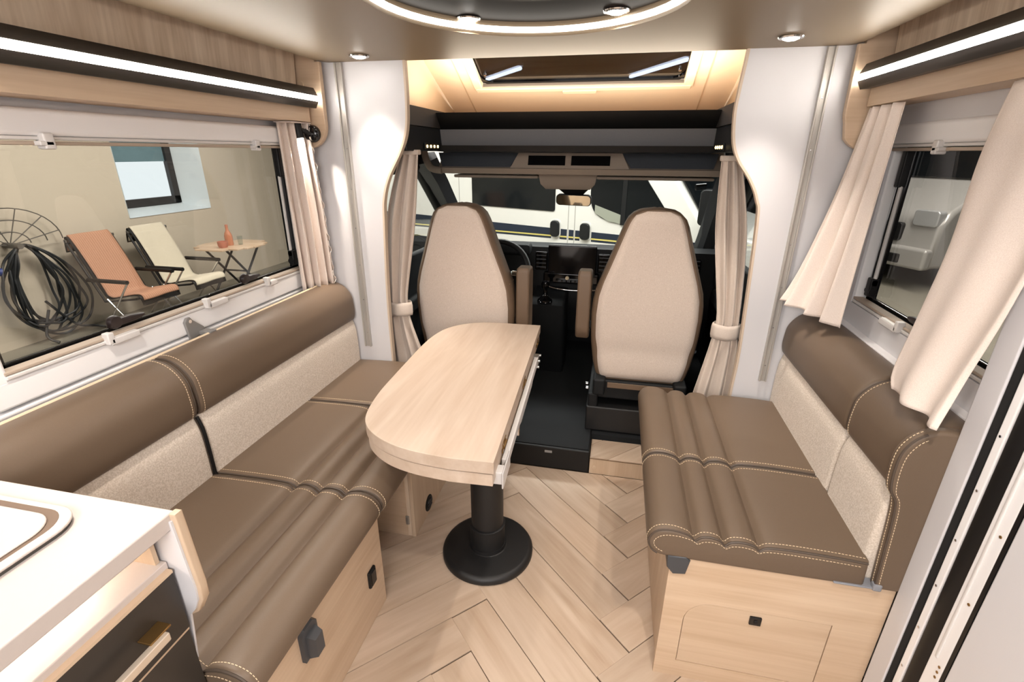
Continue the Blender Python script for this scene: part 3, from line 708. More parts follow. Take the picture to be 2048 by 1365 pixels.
b = B(); b.loft([[(-.43, 2.72, 1.34), (-.12, 2.72, 1.34), (-.12, 2.86, 1.35), (-.43, 2.86, 1.35)], [(-.42, 2.73, 1.29), (-.13, 2.73, 1.29), (-.13, 2.85, 1.30), (-.42, 2.85, 1.30)], [(-.395, 2.76, 1.262), (-.155, 2.76, 1.262), (-.155, 2.84, 1.275), (-.395, 2.84, 1.275)]]); b.obj('lamp_console', M_headliner, t)
t = thing('rear_view_mirror', (-.25, 2.90, 1.2), 'rear view mirror hanging at the top of the windscreen', 'mirror')
b = B(); b.loft([[(-.36, 2.86, 1.275), (-.15, 2.86, 1.275), (-.15, 2.95, 1.30), (-.36, 2.95, 1.30)], [(-.30, 2.90, 1.225), (-.20, 2.90, 1.225), (-.20, 2.95, 1.235), (-.30, 2.95, 1.235)]]); b.obj('mount', M_black, t)
Mm = Matrix.Translation((-.252, 2.895, 1.195)) @ Matrix.Rotation(R(8), 4, 'X') @ Matrix.Rotation(R(-6), 4, 'Z')
b = B(); b.prism(rrect(-.102, .102, -.031, .031, .022), 'y', -.004, .022, .004, 2, Mm); b.obj('housing', M_black, t)
b = B(); b.prism(rrect(-.097, .097, -.027, .027, .019), 'y', -.0065, -.003, 0, 1, Mm); b.obj('mirror_glass', M_mirror, t)

# windscreen, pillars, cab doors
t = struct(thing('window_3', (CX, 3.05, 1.1), 'wide windscreen of the cab, white van beyond', None))
b = B(); b.loft([[(-1.02, 2.83, 1.36), (.53, 2.83, 1.36), (.60, 3.46, .79), (-1.07, 3.46, .79)], [(-1.02, 2.836, 1.36), (.53, 2.836, 1.36), (.60, 3.466, .79), (-1.07, 3.466, .79)]]); b.obj('pane', M_clear, t)
b = B(); b.cyl((.42, 3.02, 1.27), (.475, 3.03, 1.275), .018, 12); b.obj('sensor', M_glossblack, t)
for m, xa, xb, nm in ((1, -1.035, -1.055, 'trim_3'), (-1, .535, .555, 'trim_4')):
    b = B(); secs = []
    for y, z, xx, wd in ((2.70, 1.42, xa, .13), (2.86, 1.30, xa-m*.0, .105), (3.1, 1.12, (xa+xb)/2, .10), (3.3, .97, xb, .11), (3.42, .86, xb, .12)):
        i = xx+m*.045
        secs.append([(i, y, z), (i-m*wd*.4, y-.05, z-.03), (i-m*wd, y-.03, z-.04), (i-m*wd, y+.05, z+.02), (i-m*.03, y+.04, z+.03)])
    b.loft(secs); struct(b.obj(nm, M_anthracite), 'dark grey windscreen pillar')
for m, nm, wn in ((1, 'door_2', 'window_5'), (-1, 'door_3', 'window_6')):
    xd = mx(m, -1.10)
    t = struct(thing(nm, (xd, 2.6, .12), 'dark cab door', None))
    b = B(); b.prism([(2.0, .06), (3.42, .06), (3.42, .88), (2.90, .90), (2.0, .93)], 'x', min(xd, xd-m*.05), max(xd, xd-m*.05), .01); b.obj('door_panel', M_dash, t)
    b = B(); b.box(min(xd+m*.0, xd+m*.05), max(xd, xd+m*.05), 2.3, 3.0, .62, .70, .02); b.obj('armrest', M_dash, t)
    b = B(); b.tube([(xd-m*.02, 2.06, .90), (xd-m*.02, 2.06, 1.36), (xd-m*.02, 2.72, 1.38), (xd-m*.02, 3.25, .95)], .035, 8); b.obj('window_frame', M_dash, t)
    b = B(); b.prism([(2.0, 1.38), (2.8, 1.38), (2.8, 1.58), (2.0, 1.58)], 'x', min(xd, xd-m*.04), max(xd, xd-m*.04)); b.obj('roof_rail', M_darktrim, t)
    wt = struct(thing(wn, (xd, 2.5, 1.1), 'cab side window', None))
    b = B(); b.prism([(2.03, .91), (3.28, .91), (2.74, 1.38), (2.03, 1.38)], 'x', xd-m*.026, xd-m*.030); b.obj('pane', M_clear, wt)

# cab curtains with tiebacks
def cloth(name, mt, parent, Lk, Rk, nf, amp, nrm, nu=80, nv=40, ph=0, ampk=None, solid=.002, wob=.3):
    nrm = Vector(nrm).normalized()
    def f(u, v):
        a, b_ = interp(Lk, v), interp(Rk, v); p = a.lerp(b_, u)
        A = amp*(interp([(k, (s, 0, 0)) for k, s in ampk], v).x if ampk else 1)
        e = min(1, u/.04, (1-u)/.04)
        wv = math.sin(2*math.pi*nf*u+ph+wob*math.sin(3.1*v+5*u)) + .35*math.sin(2*math.pi*nf*1.7*u+1.3+2*v+ph)
        return p+nrm*A*wv*(.35+.65*e)
    return B().surf(f, nu, nv).obj(name, mt, parent, angle=70, solid=solid)
def smooth_keys(keys, n=5):
    vs = [k for k, _ in keys]; pts = spline([p for _, p in keys], n); out = []
    for i in range(len(keys)-1):
        for k in range(n): out.append((vs[i]+(vs[i+1]-vs[i])*k/n, pts[i*n+k]))
    out.append((vs[-1], pts[-1])); return out
def cab_curtain(label, Ltop, Rtop, Lm, Rm, Lt, Rt, Lb, Rb, zt):
    y = 2.07
    t = thing('cab_curtain', ((Ltop+Rtop)/2, y, .3), label, 'curtain', 'beige cab curtains tied back')
    P = lambda x, z: (x, y, z)
    Lk = smooth_keys([(0, P(Ltop, zt)), (.3, P(Lm, 1.16)), (.62, P(Lt+.006, .83)), (.68, P(Lt+.004, .755)), (.76, P(Lt-.005, .66)), (1, P(Lb, .30))])
    Rk = smooth_keys([(0, P(Rtop, zt)), (.3, P(Rm, 1.16)), (.62, P(Rt-.006, .83)), (.68, P(Rt-.004, .755)), (.76, P(Rt+.01, .66)), (1, P(Rb, .30))])
    cloth('cloth', M_cabcurtain, t, Lk, Rk, 2.7, .014, (0, 1, 0), 90, 50, .4, [(0, .8), (.3, 1.1), (.64, .8), (.69, .7), (.8, 1.1), (1, 1.3)])
    b = B(); secs = []
    for z, e in ((.785, .0), (.770, .003), (.735, .003), (.72, 0)):
        secs.append([(Lt-.004-e, y, z), (Lt+.01, y-.022-e, z), ((Lt+Rt)/2, y-.026-e, z-.006), (Rt-.01, y-.022-e, z), (Rt+.008+e, y, z), (Rt-.01, y+.026+e, z), ((Lt+Rt)/2, y+.031+e, z), (Lt+.01, y+.026+e, z)])
    b.loft(secs, cap=False); b.obj('tieback', M_cabcurtain, t, angle=70, solid=.002)
    b = B(); b.box(Ltop-.005, Rtop+.005, y-.018, y+.018, zt-.008, zt+.012, .004); b.obj('heading', M_cabcurtain, t)
    return t
cab_curtain('beige curtain with tieback hanging left of the driver seat', -.925, -.842, -1.015, -.874, -1.042, -.93, -1.06, -.80, 1.445)
cab_curtain('beige curtain with tieback hanging right of the passenger seat', .368, .438, .385, .50, .434, .535, .37, .56, 1.43)

# ================================================================== CUSHIONS
def profile(pts, n=4): return [(v.x, v.z) for v in spline([(a, 0, z) for a, z in pts], n)]
def sweep(prof, y0, y1, r=.014, bulge=0, close=True):
    cxp = (min(p[0] for p in prof)+max(p[0] for p in prof))/2; czp = (min(p[1] for p in prof)+max(p[1] for p in prof))/2
    hx = (max(p[0] for p in prof)-min(p[0] for p in prof))/2; hz = (max(p[1] for p in prof)-min(p[1] for p in prof))/2
    st = [(y0+r*(1-math.sin(R(a))), r*(1-math.cos(R(a)))) for a in (0, 22, 45, 67, 90)][::-1]
    st = [(y0+r*(1-math.cos(R(a))), r*(1-math.sin(R(a)))) for a in (0, 22, 45, 67, 90)]
    mid = [(y0+r+(y1-y0-2*r)*k/8, 0) for k in range(1, 8)]
    en = [(y1-(a-y0), i) for a, i in st][::-1]
    secs = []
    for y, ins in st+mid+en:
        secs.append([(cxp+(p[0]-cxp)*(1-ins/hx), y, czp+(p[1]-czp)*(1-ins/hz)) for p in prof])
    return secs
def end_path(prof, y0, r, side, i0, i1):
    """stitch paths near an end: one on top, one on the end face, plus the piping path between"""
    cxp = (min(p[0] for p in prof)+max(p[0] for p in prof))/2; czp = (min(p[1] for p in prof)+max(p[1] for p in prof))/2
    hx = (max(p[0] for p in prof)-min(p[0] for p in prof))/2; hz = (max(p[1] for p in prof)-min(p[1] for p in prof))/2
    q = prof[i0:i1]
    f = lambda ins, y: [(cxp+(p[0]-cxp)*(1-ins/hx), y, czp+(p[1]-czp)*(1-ins/hz)) for p in q]
    return f(-.0006, y0+side*(r+.004)), f(r+.003, y0-side*.0004), f(r*.29, y0+side*r*.29)
def seat_cushion(name, prof, i0, i1, y0, y1, label, group, ends=(1, 1), face_end=False):
    cxp = sum(p[0] for p in prof)/len(prof)
    t = thing(name, (cxp, (y0+y1)/2, min(p[1] for p in prof)), label, 'cushion', group)
    r = .014
    B().loft(sweep(prof, y0, y1, r)).obj('cover', M_leather, t, angle=50)
    for e, (y, s) in zip(ends, ((y0, 1), (y1, -1))):
        if not e: continue
        a, f_, p = end_path(prof, y, r, s, i0, i1)
        thread(t, a, f_); B().tube(p, .0032, 6).obj('piping', M_piping, t)
    return t
SY = .497
# right bench seat: ribs towards the aisle
pr_R = profile([(.672, .447), (.45, .445), (.22, .446), (.172, .452), (.150, .475), (.148, .505), (.168, .533), (.205, .540), (.245, .530), (.261, .514), (.277, .529), (.300, .533), (.322, .527), (.336, .512), (.350, .527), (.378, .532), (.405, .526), (.420, .513), (.438, .526), (.50, .530), (.60, .528), (.668, .524)], 3)
nR = len(pr_R)
seat_cushion('seat_cushion', pr_R, 9, nR, 1.060, 1.417, 'brown ribbed seat cushion at the near end of the short right bench', 'seat cushions of the right bench')
seat_cushion('seat_cushion', pr_R, 9, nR, 1.420, 1.915, 'brown ribbed seat cushion at the cab end of the short right bench', 'seat cushions of the right bench', (1, 0))
pr_L = [(a, z) for a, z in profile([(-1.152, .447), (-.90, .445), (-.68, .446), (-.625, .452), (-.600, .475), (-.597, .502), (-.617, .530), (-.655, .540), (-.692, .530), (-.710, .514), (-.726, .529), (-.752, .533), (-.777, .527), (-.793, .512), (-.810, .527), (-.834, .532), (-.857, .526), (-.873, .513), (-.890, .526), (-.95, .530), (-1.06, .528), (-1.149, .524)], 3)]
nL = len(pr_L)
seat_cushion('seat_cushion', pr_L, 9, nL, SY, 1.030, 'brown ribbed seat cushion of the long sofa beside the kitchen counter', 'seat cushions of the left sofa')
seat_cushion('seat_cushion', pr_L, 9, nL, 1.034, 1.518, 'brown ribbed seat cushion in the middle of the long sofa, by the table', 'seat cushions of the left sofa')
pr_F = profile([(-1.152, .447), (-1.0, .445), (-.70, .446), (-.625, .452), (-.600, .475), (-.597, .502), (-.617, .523), (-.66, .531), (-.80, .532), (-1.0, .530), (-1.149, .524)], 4)
seat_cushion('seat_cushion', pr_F, 12, len(pr_F), 1.522, 1.945, 'smooth brown seat cushion of the long sofa in the corner by the cab', 'seat cushions of the left sofa', (1, 0))

# back cushions: beige lower panel, brown padded top roll
def back_cushion(m, y0, y1, label, group, near_end=False, far_end=False, gap_piping=False):
    q = lambda pts: [(mx(m, a), z) for a, z in pts]
    t = thing('back_cushion', (mx(m, -1.25), (y0+y1)/2, .45), label, 'cushion', group)
    X = -1.150 if m > 0 else -1.142
    low = q(profile([(-1.30, .452), (X-.02, .452), (X+.004, .47), (X+.006, .54), (X+.005, .64), (X-.002, .70), (X-.03, .735), (-1.30, .735)], 4))
    top = q(profile([(-1.30, .725), (X-.03, .722), (X-.008, .724), (X+.002, .735), (X+.007, .76), (X+.006, .80), (X+.0, .838), (X-.022, .872), (X-.055, .894), (X-.095, .900), (X-.135, .888), (-1.30, .86)], 4))
    B().loft(sweep(low, y0+.003, y1-.003, .012)).obj('lower_panel', M_boucle, t, angle=50)
    B().loft(sweep(top, y0, y1, .016)).obj('padded_top', M_leather, t, angle=50)
    n = len(top)
    for flag, y, s in ((near_end, y0, 1), (far_end, y1, -1)):
        if not flag: continue
        a, f_, p = end_path(top, y, .016, s, 7, n-4); thread(t, a, f_); B().tube(p, .0034, 6).obj('piping', M_piping, t)
    if gap_piping:
        b = B(); b.tube([(a, gap_piping, z) for a, z in low[5:-6]], .005, 8); tag(b.obj('gap_piping', M_black, t), 'black piping')
    return t
back_cushion(1, .523, 1.028, 'sofa back cushion with brown padded top, beside the kitchen counter', 'back cushions of the left sofa', False, True, 1.0295)
back_cushion(1, 1.032, 1.945, 'sofa back cushion with brown padded top, from mid sofa to the cab partition', 'back cushions of the left sofa', True, False)
back_cushion(-1, 1.345, 1.945, 'bench back cushion with brown padded top, touching the right cab partition', 'back cushions of the right bench')
t_near = back_cushion(-1, 1.082, 1.342, 'bench back cushion with brown padded top, next to the entrance door frame', 'back cushions of the right bench', False, True)
# brown side return closing the near end of the right back cushion
ret = profile([(.690, .452), (.684, .54), (.676, .66), (.668, .715), (.651, .745), (.645, .80), (.650, .85), (.676, .888), (.72, .903), (.775, .895), (.824, .86), (.824, .452)], 4)
ret = [(p[0], p[1]) for p in ret]
B().loft(sweep(ret, 1.056, 1.086, .010)).obj('side_return', M_leather, t_near, angle=50)
a, f_, p = end_path(ret, 1.056, .010, 1, 0, 30); thread(t_near, a, f_)
b = B(); b.tube(p, .003, 6); b.obj('return_piping', M_piping, t_near)

# ================================================================== SEAT BASES
t = thing('sofa_base', (-.9, .55, 0), 'pale oak sofa base panel with black socket, under the near sofa cushion', 'cabinet')
b = B(); b.prism(rrect(.524, 1.135, 0, .44, [.002, .002, .05, .002]), 'x', -.695, -.677, .003); b.obj('front_panel', M_oak_y, t)
B().box(-1.325, -.70, 1.10, 1.118, 0, .44).obj('end_panel', M_oak_x, t)
g = B(); g.box(-.680, -.668, 1.035, 1.078, .150, .215, .006, 3); so = g.obj('socket', M_black, t)
B().box(-.669, -.6665, 1.043, 1.070, .158, .207, .002).obj('socket_flap', M_glossblack, so)
def clip_bracket(parent, M):
    g = B()
    g.loft([[(-.03, 0, 0), (.03, 0, 0), (.03, 0, .085), (.018, 0, .10), (-.018, 0, .10), (-.03, 0, .085)], [(-.03, -.012, 0), (.03, -.012, 0), (.03, -.012, .082), (.016, -.012, .096), (-.016, -.012, .096), (-.03, -.012, .082)]])
    g.loft([[(-.018, -.010, .0), (.022, -.010, .0), (.022, -.010, .075), (-.018, -.010, .075)], [(-.012, -.034, .006), (.018, -.034, .006), (.018, -.034, .064), (-.012, -.034, .064)]])
    bmesh.ops.transform(g.bm, matrix=M, verts=g.bm.verts); return g.obj('support_bracket', M_anthracite, parent)
clip_bracket(t, Matrix.Translation((-.677, .742, .262)) @ Matrix.Rotation(R(90), 4, 'Z'))
t = thing('sofa_base', (-.95, 1.7, 0), 'pale oak sofa base with round black outlet, beneath the table', 'cabinet')
B().box(-1.325, -.722, 1.43, 1.446, 0, .443).obj('end_panel', M_oak_x, t)
B().box(-.706, -.690, 1.428, 1.945, 0, .443, .002).obj('front_panel', M_oak_z, t)
B().box(-.722, -.706, 1.432, 1.45, 0, .443).obj('corner_post', M_cabinet, t)
for z in (.06, .30): B().box(-.727, -.713, 1.424, 1.431, z, z+.04, .002).obj('hinge', M_alu, t)
b = B(); b.lathe([(0, .006), (.022, .006), (.024, .003), (.032, .004), (.036, .001), (.036, -.003), (0, -.003)], (0, 0, 0), 24, Matrix.Translation((-.689, 1.575, .052)) @ Matrix.Rotation(R(90), 4, 'Y')); v = b.obj('air_outlet', M_black, t)
for k in range(3): B().box(-.684, -.681, 1.575-.02, 1.575+.02, .036+k*.014, .040+k*.014).obj('slat', M_anthracite, v)
t = thing('bench_base', (.5, 1.5, 0), 'pale oak bench base with arched flap door and black lock', 'cabinet')
B().box(.222, .238, 1.085, 1.945, 0, .443).obj('aisle_panel', M_oak_z, t)
epts = rrect(.213, .745, .0, .455, [.003, .003, .003, .055], 8)
b = B(); dpt = rrect(.272, .634, .066, .300, [.003, .003, .003, .070], 8)
b.merge(ring_plate(dedup(epts), dedup(rrect(.2705, .6355, .0645, .3015, [.0035, .0035, .0035, .0715], 8)), 0, .018), Matrix(((1, 0, 0, 0), (0, 0, -1, 1.085), (0, 1, 0, 0), (0, 0, 0, 1))))
b.obj('end_panel', M_oak_x, t)
B().box(.24, .73, 1.084, 1.09, .04, .33).obj('backing', mat('dark_gap', srgb(70, 52, 38), .9), t)
d = B().prism(dpt, 'y', 1.0675, 1.083, .0012, 1).obj('flap_door', M_oak_x, t)
g = B(); g.box(.437, .467, 1.062, 1.070, .258, .286, .002); g.obj('lock', M_glossblack, d)
g = B(); g.box(.447, .457, 1.0595, 1.063, .266, .278, .002); g.obj('lock_button', M_black, d)
b = B(); b.prism([(.203, .455), (.205, .415), (.222, .395), (.255, .400), (.262, .445), (.25, .458)], 'y', 1.058, 1.12, .005); tag(b.obj('support_bracket', M_anthracite, t), 'dark grey corner bracket')
b = B(); b.box(.60, .70, 1.056, 1.10, .452, .457, .002); b.box(.685, .705, 1.052, 1.07, .45, .47, .004); tag(b.obj('retainer_clip', mat('grey_clip', srgb(138, 140, 146), .45), t), 'grey retaining clip')

# ================================================================== TABLE
t = thing('folding_table', (-.39, 1.425, 0), 'pale oak folding pedestal table with rounded corners and black column', 'table')
ang = R(2.42)
Mt = Matrix.Translation((-.262, 1.026, 0)) @ Matrix.Rotation(ang, 4, 'Z')
TL = 1.088
def tshape(e=0):
    far = spline([(-.12, TL-e, 0), (-.192, TL-e, 0), (-.279, TL-.010-e, 0), (-.360, 1.037-e, 0), (-.419+e, .963, 0), (-.448+e, .855, 0), (-.458+e, .72, 0)], 5)
    near = spline([(-.458+e, .46, 0), (-.456+e, .33, 0), (-.442+e, .21, 0), (-.418+e, .137+e*.5, 0), (-.374+e*.7, .084+e, 0), (-.306, .041+e, 0), (-.223, .014+e, 0), (-.12, 0+e, 0)], 5)
    return [(-e, e), (-e, TL-e)]+[(v.x, v.y) for v in far+near]
B().prism(tshape(0), 'z', .6625, .70, .0015, 2, Mt).obj('upper_leaf', M_table, t)
B().prism(tshape(.004), 'z', .6205, .6580, .0015, 2, Mt).obj('lower_leaf', M_table, t)
B().prism(tshape(.012), 'z', .657, .663, 0, 1, Mt).obj('leaf_gap', mat('pale_gap', srgb(226, 214, 200), .6), t)
for yy in (.15, .56, .97):
    g = B(); g.box(-.002, .0018, yy-.026, yy+.026, .644, .676, .001, 1, Mt); g.cyl(Mt @ Vector((.002, yy-.02, .660)), Mt @ Vector((.002, yy+.02, .660)), .0045, 10); h = g.obj('hinge', M_brass, t)
    for dy in (-.02, .02):
        for dz in (-.011, .011): B().cyl(Mt @ Vector((.0015, yy+dy, .660+dz)), Mt @ Vector((.003, yy+dy, .660+dz)), .0022, 8).obj('screw', M_chrome, h)
g = B(); g.box(.000, .017, .11, .86, .604, .636, .003, 2, Mt); g.prism([(.30, .605), (.42, .575), (.70, .575), (.80, .605)], 'x', .006, .012, .002, 1, Mt); g.obj('slide_rail', M_clip, t)
g = B(); g.box(-.02, .016, .045, .085, .596, .636, .004, 2, Mt); g.box(.014, .019, .035, .15, .590, .640, .002, 1, Mt); g.obj('slide_bracket', M_clip, t)
g = B(); g.box(-.02, .018, .86, .90, .590, .636, .003, 2, Mt)
for k in range(3): g.cyl(Mt @ Vector((.016, .83+.035*k, .604+.012*k)), Mt @ Vector((.025, .83+.035*k, .604+.012*k)), .006, 10)
g.obj('slide_bracket', M_alu, t)
B().cyl(Mt @ Vector((.009, .36, .60)), Mt @ Vector((.009, .36, .562)), .006, 10).obj('release_pin', M_chrome, t)
g = B(); g.box(-.44, -.02, .20, .24, .600, .6205, .003, 1, Mt); g.box(-.405, -.38, .15, .24, .594, .6205, .003, 1, Mt); g.box(-.30, -.02, .36, .46, .588, .6205, .003, 1, Mt); g.obj('under_frame', M_clip, t)
tc = (-.39, 1.425, 0)
B().lathe([(0, 0), (.170, 0), (.174, .004), (.174, .016), (.168, .026), (.155, .031), (.075, .033), (.070, .036), (.069, .05), (0, .05)], tc, 48).obj('foot_plate', M_blackmetal, t)
B().lathe([(.066, .034), (.0665, .13), (.068, .137), (.064, .140), (0, .14)], tc, 40).obj('lower_column', M_blackmetal, t)
B().lathe([(.0605, .13), (.0605, .585), (.075, .59), (.075, .603), (0, .603)], tc, 40).obj('upper_column', M_blackmetal, t)

# ================================================================== curtain rod, reading lamp, window curtains
t = thing('curtain_rod', (-1.26, 1.0, .87), 'thin cream rod running along the wall above the long sofa back', 'rod')
B().cyl((-1.262, .53, .896), (-1.262, 1.90, .896), .006, 12).obj('rod', mat('cream_rod', srgb(214, 194, 166), .4), t)
b = B(); b.prism([(1.195, .945), (1.205, .957), (1.218, .957), (1.226, .945), (1.262, .912), (1.262, .896), (1.228, .89), (1.222, .875), (1.210, .872), (1.203, .885)], 'x', -1.306, -1.296, .002)
b.box(-1.304, -1.256, 1.238, 1.268, .889, .904, .003); b.obj('bracket', mat('grey_bracket', srgb(140, 138, 136), .4, .3), t)
b = B(); b.cyl((-1.297, 1.212, .945), (-1.293, 1.212, .945), .006, 10); b.obj('screw', M_chrome, t)

t = thing('reading_lamp', (-1.21, 1.90, 1.51), 'small black swivel reading lamp on the left cabinet end panel', 'lamp')
c = Vector((-1.215, 1.905, 1.514))
b = B(); b.lathe([(0, 0), (.031, 0), (.033, .006), (.031, .02), (.024, .026), (0, .028)], (0, 0, 0), 28, Matrix.Translation(c) @ Matrix.Rotation(R(90), 4, 'X')); b.obj('base', M_glossblack, t)
b = B(); b.cyl((-1.215, 1.885, 1.514), (-1.245, 1.86, 1.528), .009, 12); b.obj('arm', M_black, t)
b = B(); b.cyl((-1.252, 1.855, 1.553), (-1.243, 1.852, 1.495), .0155, 20); b.obj('lamp_head', M_black, t)
b = B(); b.cyl((-1.2429, 1.852, 1.4945), (-1.2427, 1.852, 1.4935), .012, 16); b.obj('lamp_lens', M_spot, t)
l = area('reading_beam', (-1.2425, 1.852, 1.490), (0, 8, 0), .02, .02, 3, WARM, 'DISK', 120); l.parent = t; l.matrix_parent_inverse = t.matrix_world.inverted()

t = thing('window_curtain', (-1.25, 1.86, .9), 'gathered beige curtain at the far end of the long left window', 'curtain', 'beige side window curtains')
Lk = [(0, (-1.288, 1.78, 1.551)), (1, (-1.288, 1.785, .895))]
Rk = [(0, (-1.228, 1.895, 1.551)), (.5, (-1.222, 1.918, 1.2)), (1, (-1.218, 1.925, .90))]
cloth('cloth', M_curtain, t, Lk, Rk, 4.5, .017, (.8, -.6, 0), 100, 30, .5, [(0, .7), (1, 1.0)])
b = B()
def ruff(u, v):
    p = interp(Rk, v); return p+Vector((.012*(u-.2)+.004*math.sin(60*v), -.004-.012*u+.006*math.sin(85*v+1.5*u), 0))
b.surf(ruff, 3, 140); b.obj('gathered_edge', M_curtain, t, angle=80, solid=.0015)
b = B(); b.box(-1.295, -1.22, 1.775, 1.9, 1.550, 1.5535); b.obj('heading', M_curtain, t)

def edge(keys): return smooth_keys(keys, 5)
t = thing('window_curtain', (.72, 1.78, .9), 'beige curtain swept towards the partition at the small right window', 'curtain', 'beige side window curtains')
Lk = edge([(0, (.752, 1.895, 1.586)), (.4, (.712, 1.905, 1.31)), (.75, (.655, 1.905, 1.06)), (1, (.612, 1.90, .945))])
Rk = edge([(0, (.755, 1.69, 1.586)), (.4, (.735, 1.665, 1.31)), (.75, (.728, 1.665, 1.07)), (1, (.725, 1.665, .925))])
cloth('cloth', M_curtain, t, Lk, Rk, 3.2, .016, (1, .15, 0), 90, 40, .2, [(0, .7), (1, 1.15)])
t = thing('window_curtain', (.70, 1.12, .9), 'large beige curtain hanging beside the entrance door frame', 'curtain', 'beige side window curtains')
Lk = edge([(0, (.750, 1.27, 1.586)), (.2, (.71, 1.228, 1.45)), (.48, (.70, 1.212, 1.27)), (.75, (.695, 1.235, 1.09)), (.94, (.690, 1.255, .955)), (1, (.688, 1.235, .915))])
Rk = edge([(0, (.752, 1.02, 1.586)), (.5, (.72, 1.01, 1.24)), (.8, (.705, 1.035, 1.03)), (1, (.675, 1.018, .925))])
cloth('cloth', M_curtain, t, Lk, Rk, 1.25, .010, (1, .1, 0), 90, 44, 2.2, [(0, .5), (.5, .9), (1, 1.1)], wob=.8)

# ================================================================== entrance door frame at the right
t = struct(thing('door_1', (.76, .9, 0), 'entrance door frame with black seals and pale door leaf', None))
B().box(.740, .829, .998, 1.058, 0, 1.60, .004).obj('jamb', M_white, t)
B().box(.742, .829, .977, .997, 0, 1.60, .003).obj('brush_seal', mat('black_brush', srgb(20, 20, 21), .95, bump=.6, bscale=900), t)
r = B().box(.7405, .829, .952, .9735, 0, 1.60, .004).obj('screen_rail', M_frame, t)
for k in range(9): B().cyl((.7406, .962, .33+.125*k), (.7385, .962, .33+.125*k), .0028, 8).obj('screw', M_chrome, r)
B().prism([(.829, .912), (.744, .912), (.738, .925), (.738, .942), (.744, .951), (.829, .951)], 'z', 0, 1.60).obj('rubber_seal', M_black, t)
r = B().box(.742, .829, .868, .911, 0, 1.60, .003).obj('inner_frame', M_frame, t)
B().box(.739, .744, .891, .898, .45, 1.60, .002).obj('frame_rib', M_clip, r)
for z in (.44, .425, .41, .62, .79, .95): B().cyl((.7425, .879, z), (.7405, .879, z), .003, 8).obj('screw', M_brass, r)
B().box(.7415, .829, .858, .867, 0, 1.60).obj('leaf_gap', M_black, t)
B().box(.741, .829, -.1, .857, 0, 1.60, .004).obj('door_leaf', M_white, t)

# ================================================================== KITCHEN COUNTER, near left
t = thing('kitchen_unit', (-1.0, .1, 0), 'kitchen unit with cream worktop, lit niche and black drawers', 'cabinet')
ZT = .90
B().box(-1.325, -.672, -.6, .514, ZT-.030, ZT, .003).obj('worktop', M_counter, t)
ep = [(-1.32, 0), (-.78, 0)]+[(-.70, .45), (-.66, .68)]+arc(-.672, .715, .02, 300, 360, 4)+[(-.650, .76), (-.660, ZT-.002), (-1.32, ZT-.002)]
B().box(-1.32, -.71, .486, .4935, 0, ZT-.031).obj('side_carcass', M_oak_z, t)
B().prism([(-1.32, .60), (-.76, .60), (-.695, .668), (-.674, .682), (-.656, .715), (-.654, .745), (-.662, ZT-.001), (-.674, ZT-.001), (-.674, ZT-.031), (-1.32, ZT-.031)], 'y', .503, .520, .003).obj('end_panel', M_oak_z, t)
B().prism([(-.705, .56), (-.687, .678), (-.673, .694), (-.662, .718), (-.660, .745), (-.668, ZT-.012), (-.80, ZT-.012), (-.80, .55)], 'y', .499, .5028).obj('end_liner', M_white, t)
B().box(-.86, -.84, -.6, .498, .70, ZT-.031).obj('niche_back', M_counter, t)
B().box(-.86, -.700, -.6, .498, .785, .800, .002).obj('niche_floor', M_counter, t)
def drawer(x, z0, z1, handle):
    d = B().box(x-.018, x, -.6, .494, z0, z1, .001).obj('drawer', M_blackfront, t)
    B().box(x-.018, x+.001, -.6, .494, z1, z1+.006).obj('edge_band', M_oak_y, d)
    if handle:
        g = B(); g.box(x, x+.030, .425, .437, z1-.075, z1-.063, .0); g.box(x+.022, x+.034, -.25, .437, z1-.077, z1-.061, .002); g.box(x, x+.030, -.25, -.238, z1-.075, z1-.063); g.obj('handle', M_light_metal, d)
        g = B(); g.box(x, x+.026, .41, .448, z1-.062, z1-.058, .001); g.obj('handle_plate', M_brass, d)
M_blackfront = mat('black_drawer_front', srgb(48, 43, 39), .38)
drawer(-.690, .655, .782, True); drawer(-.694, .42, .648, False); drawer(-.70, .06, .412, False)
area('niche_light', (-.80, -.05, ZT-.034), (0, 0, 0), .012, 1.0, 1.6, (1, .88, .74))
# hob with glass lid sunk in the worktop
h = thing('gas_hob', (-1.02, .25, ZT), 'sunk hob with cream lid and dark rubber gasket on the worktop', 'hob')
B().prism(rrect(-1.28, -.793, -.25, .472, .05, 8), 'z', ZT-.001, ZT+.006, .001).obj('gasket', mat('dark_gasket', srgb(70, 66, 62), .6), h)
B().prism(rrect(-1.282, -.790, -.25, .474, .052, 8), 'z', ZT+.006, ZT+.011, .002).obj('rim', M_counter, h)
B().prism(rrect(-1.27, -.806, -.235, .463, .045, 8), 'z', ZT+.0105, ZT+.0115, .0003).obj('groove', mat('brown_groove', srgb(112, 92, 76), .6), h)
B().prism(rrect(-1.262, -.812, -.228, .450, .045, 8), 'z', ZT+.011, ZT+.015, .002).obj('lid', M_counter, h)

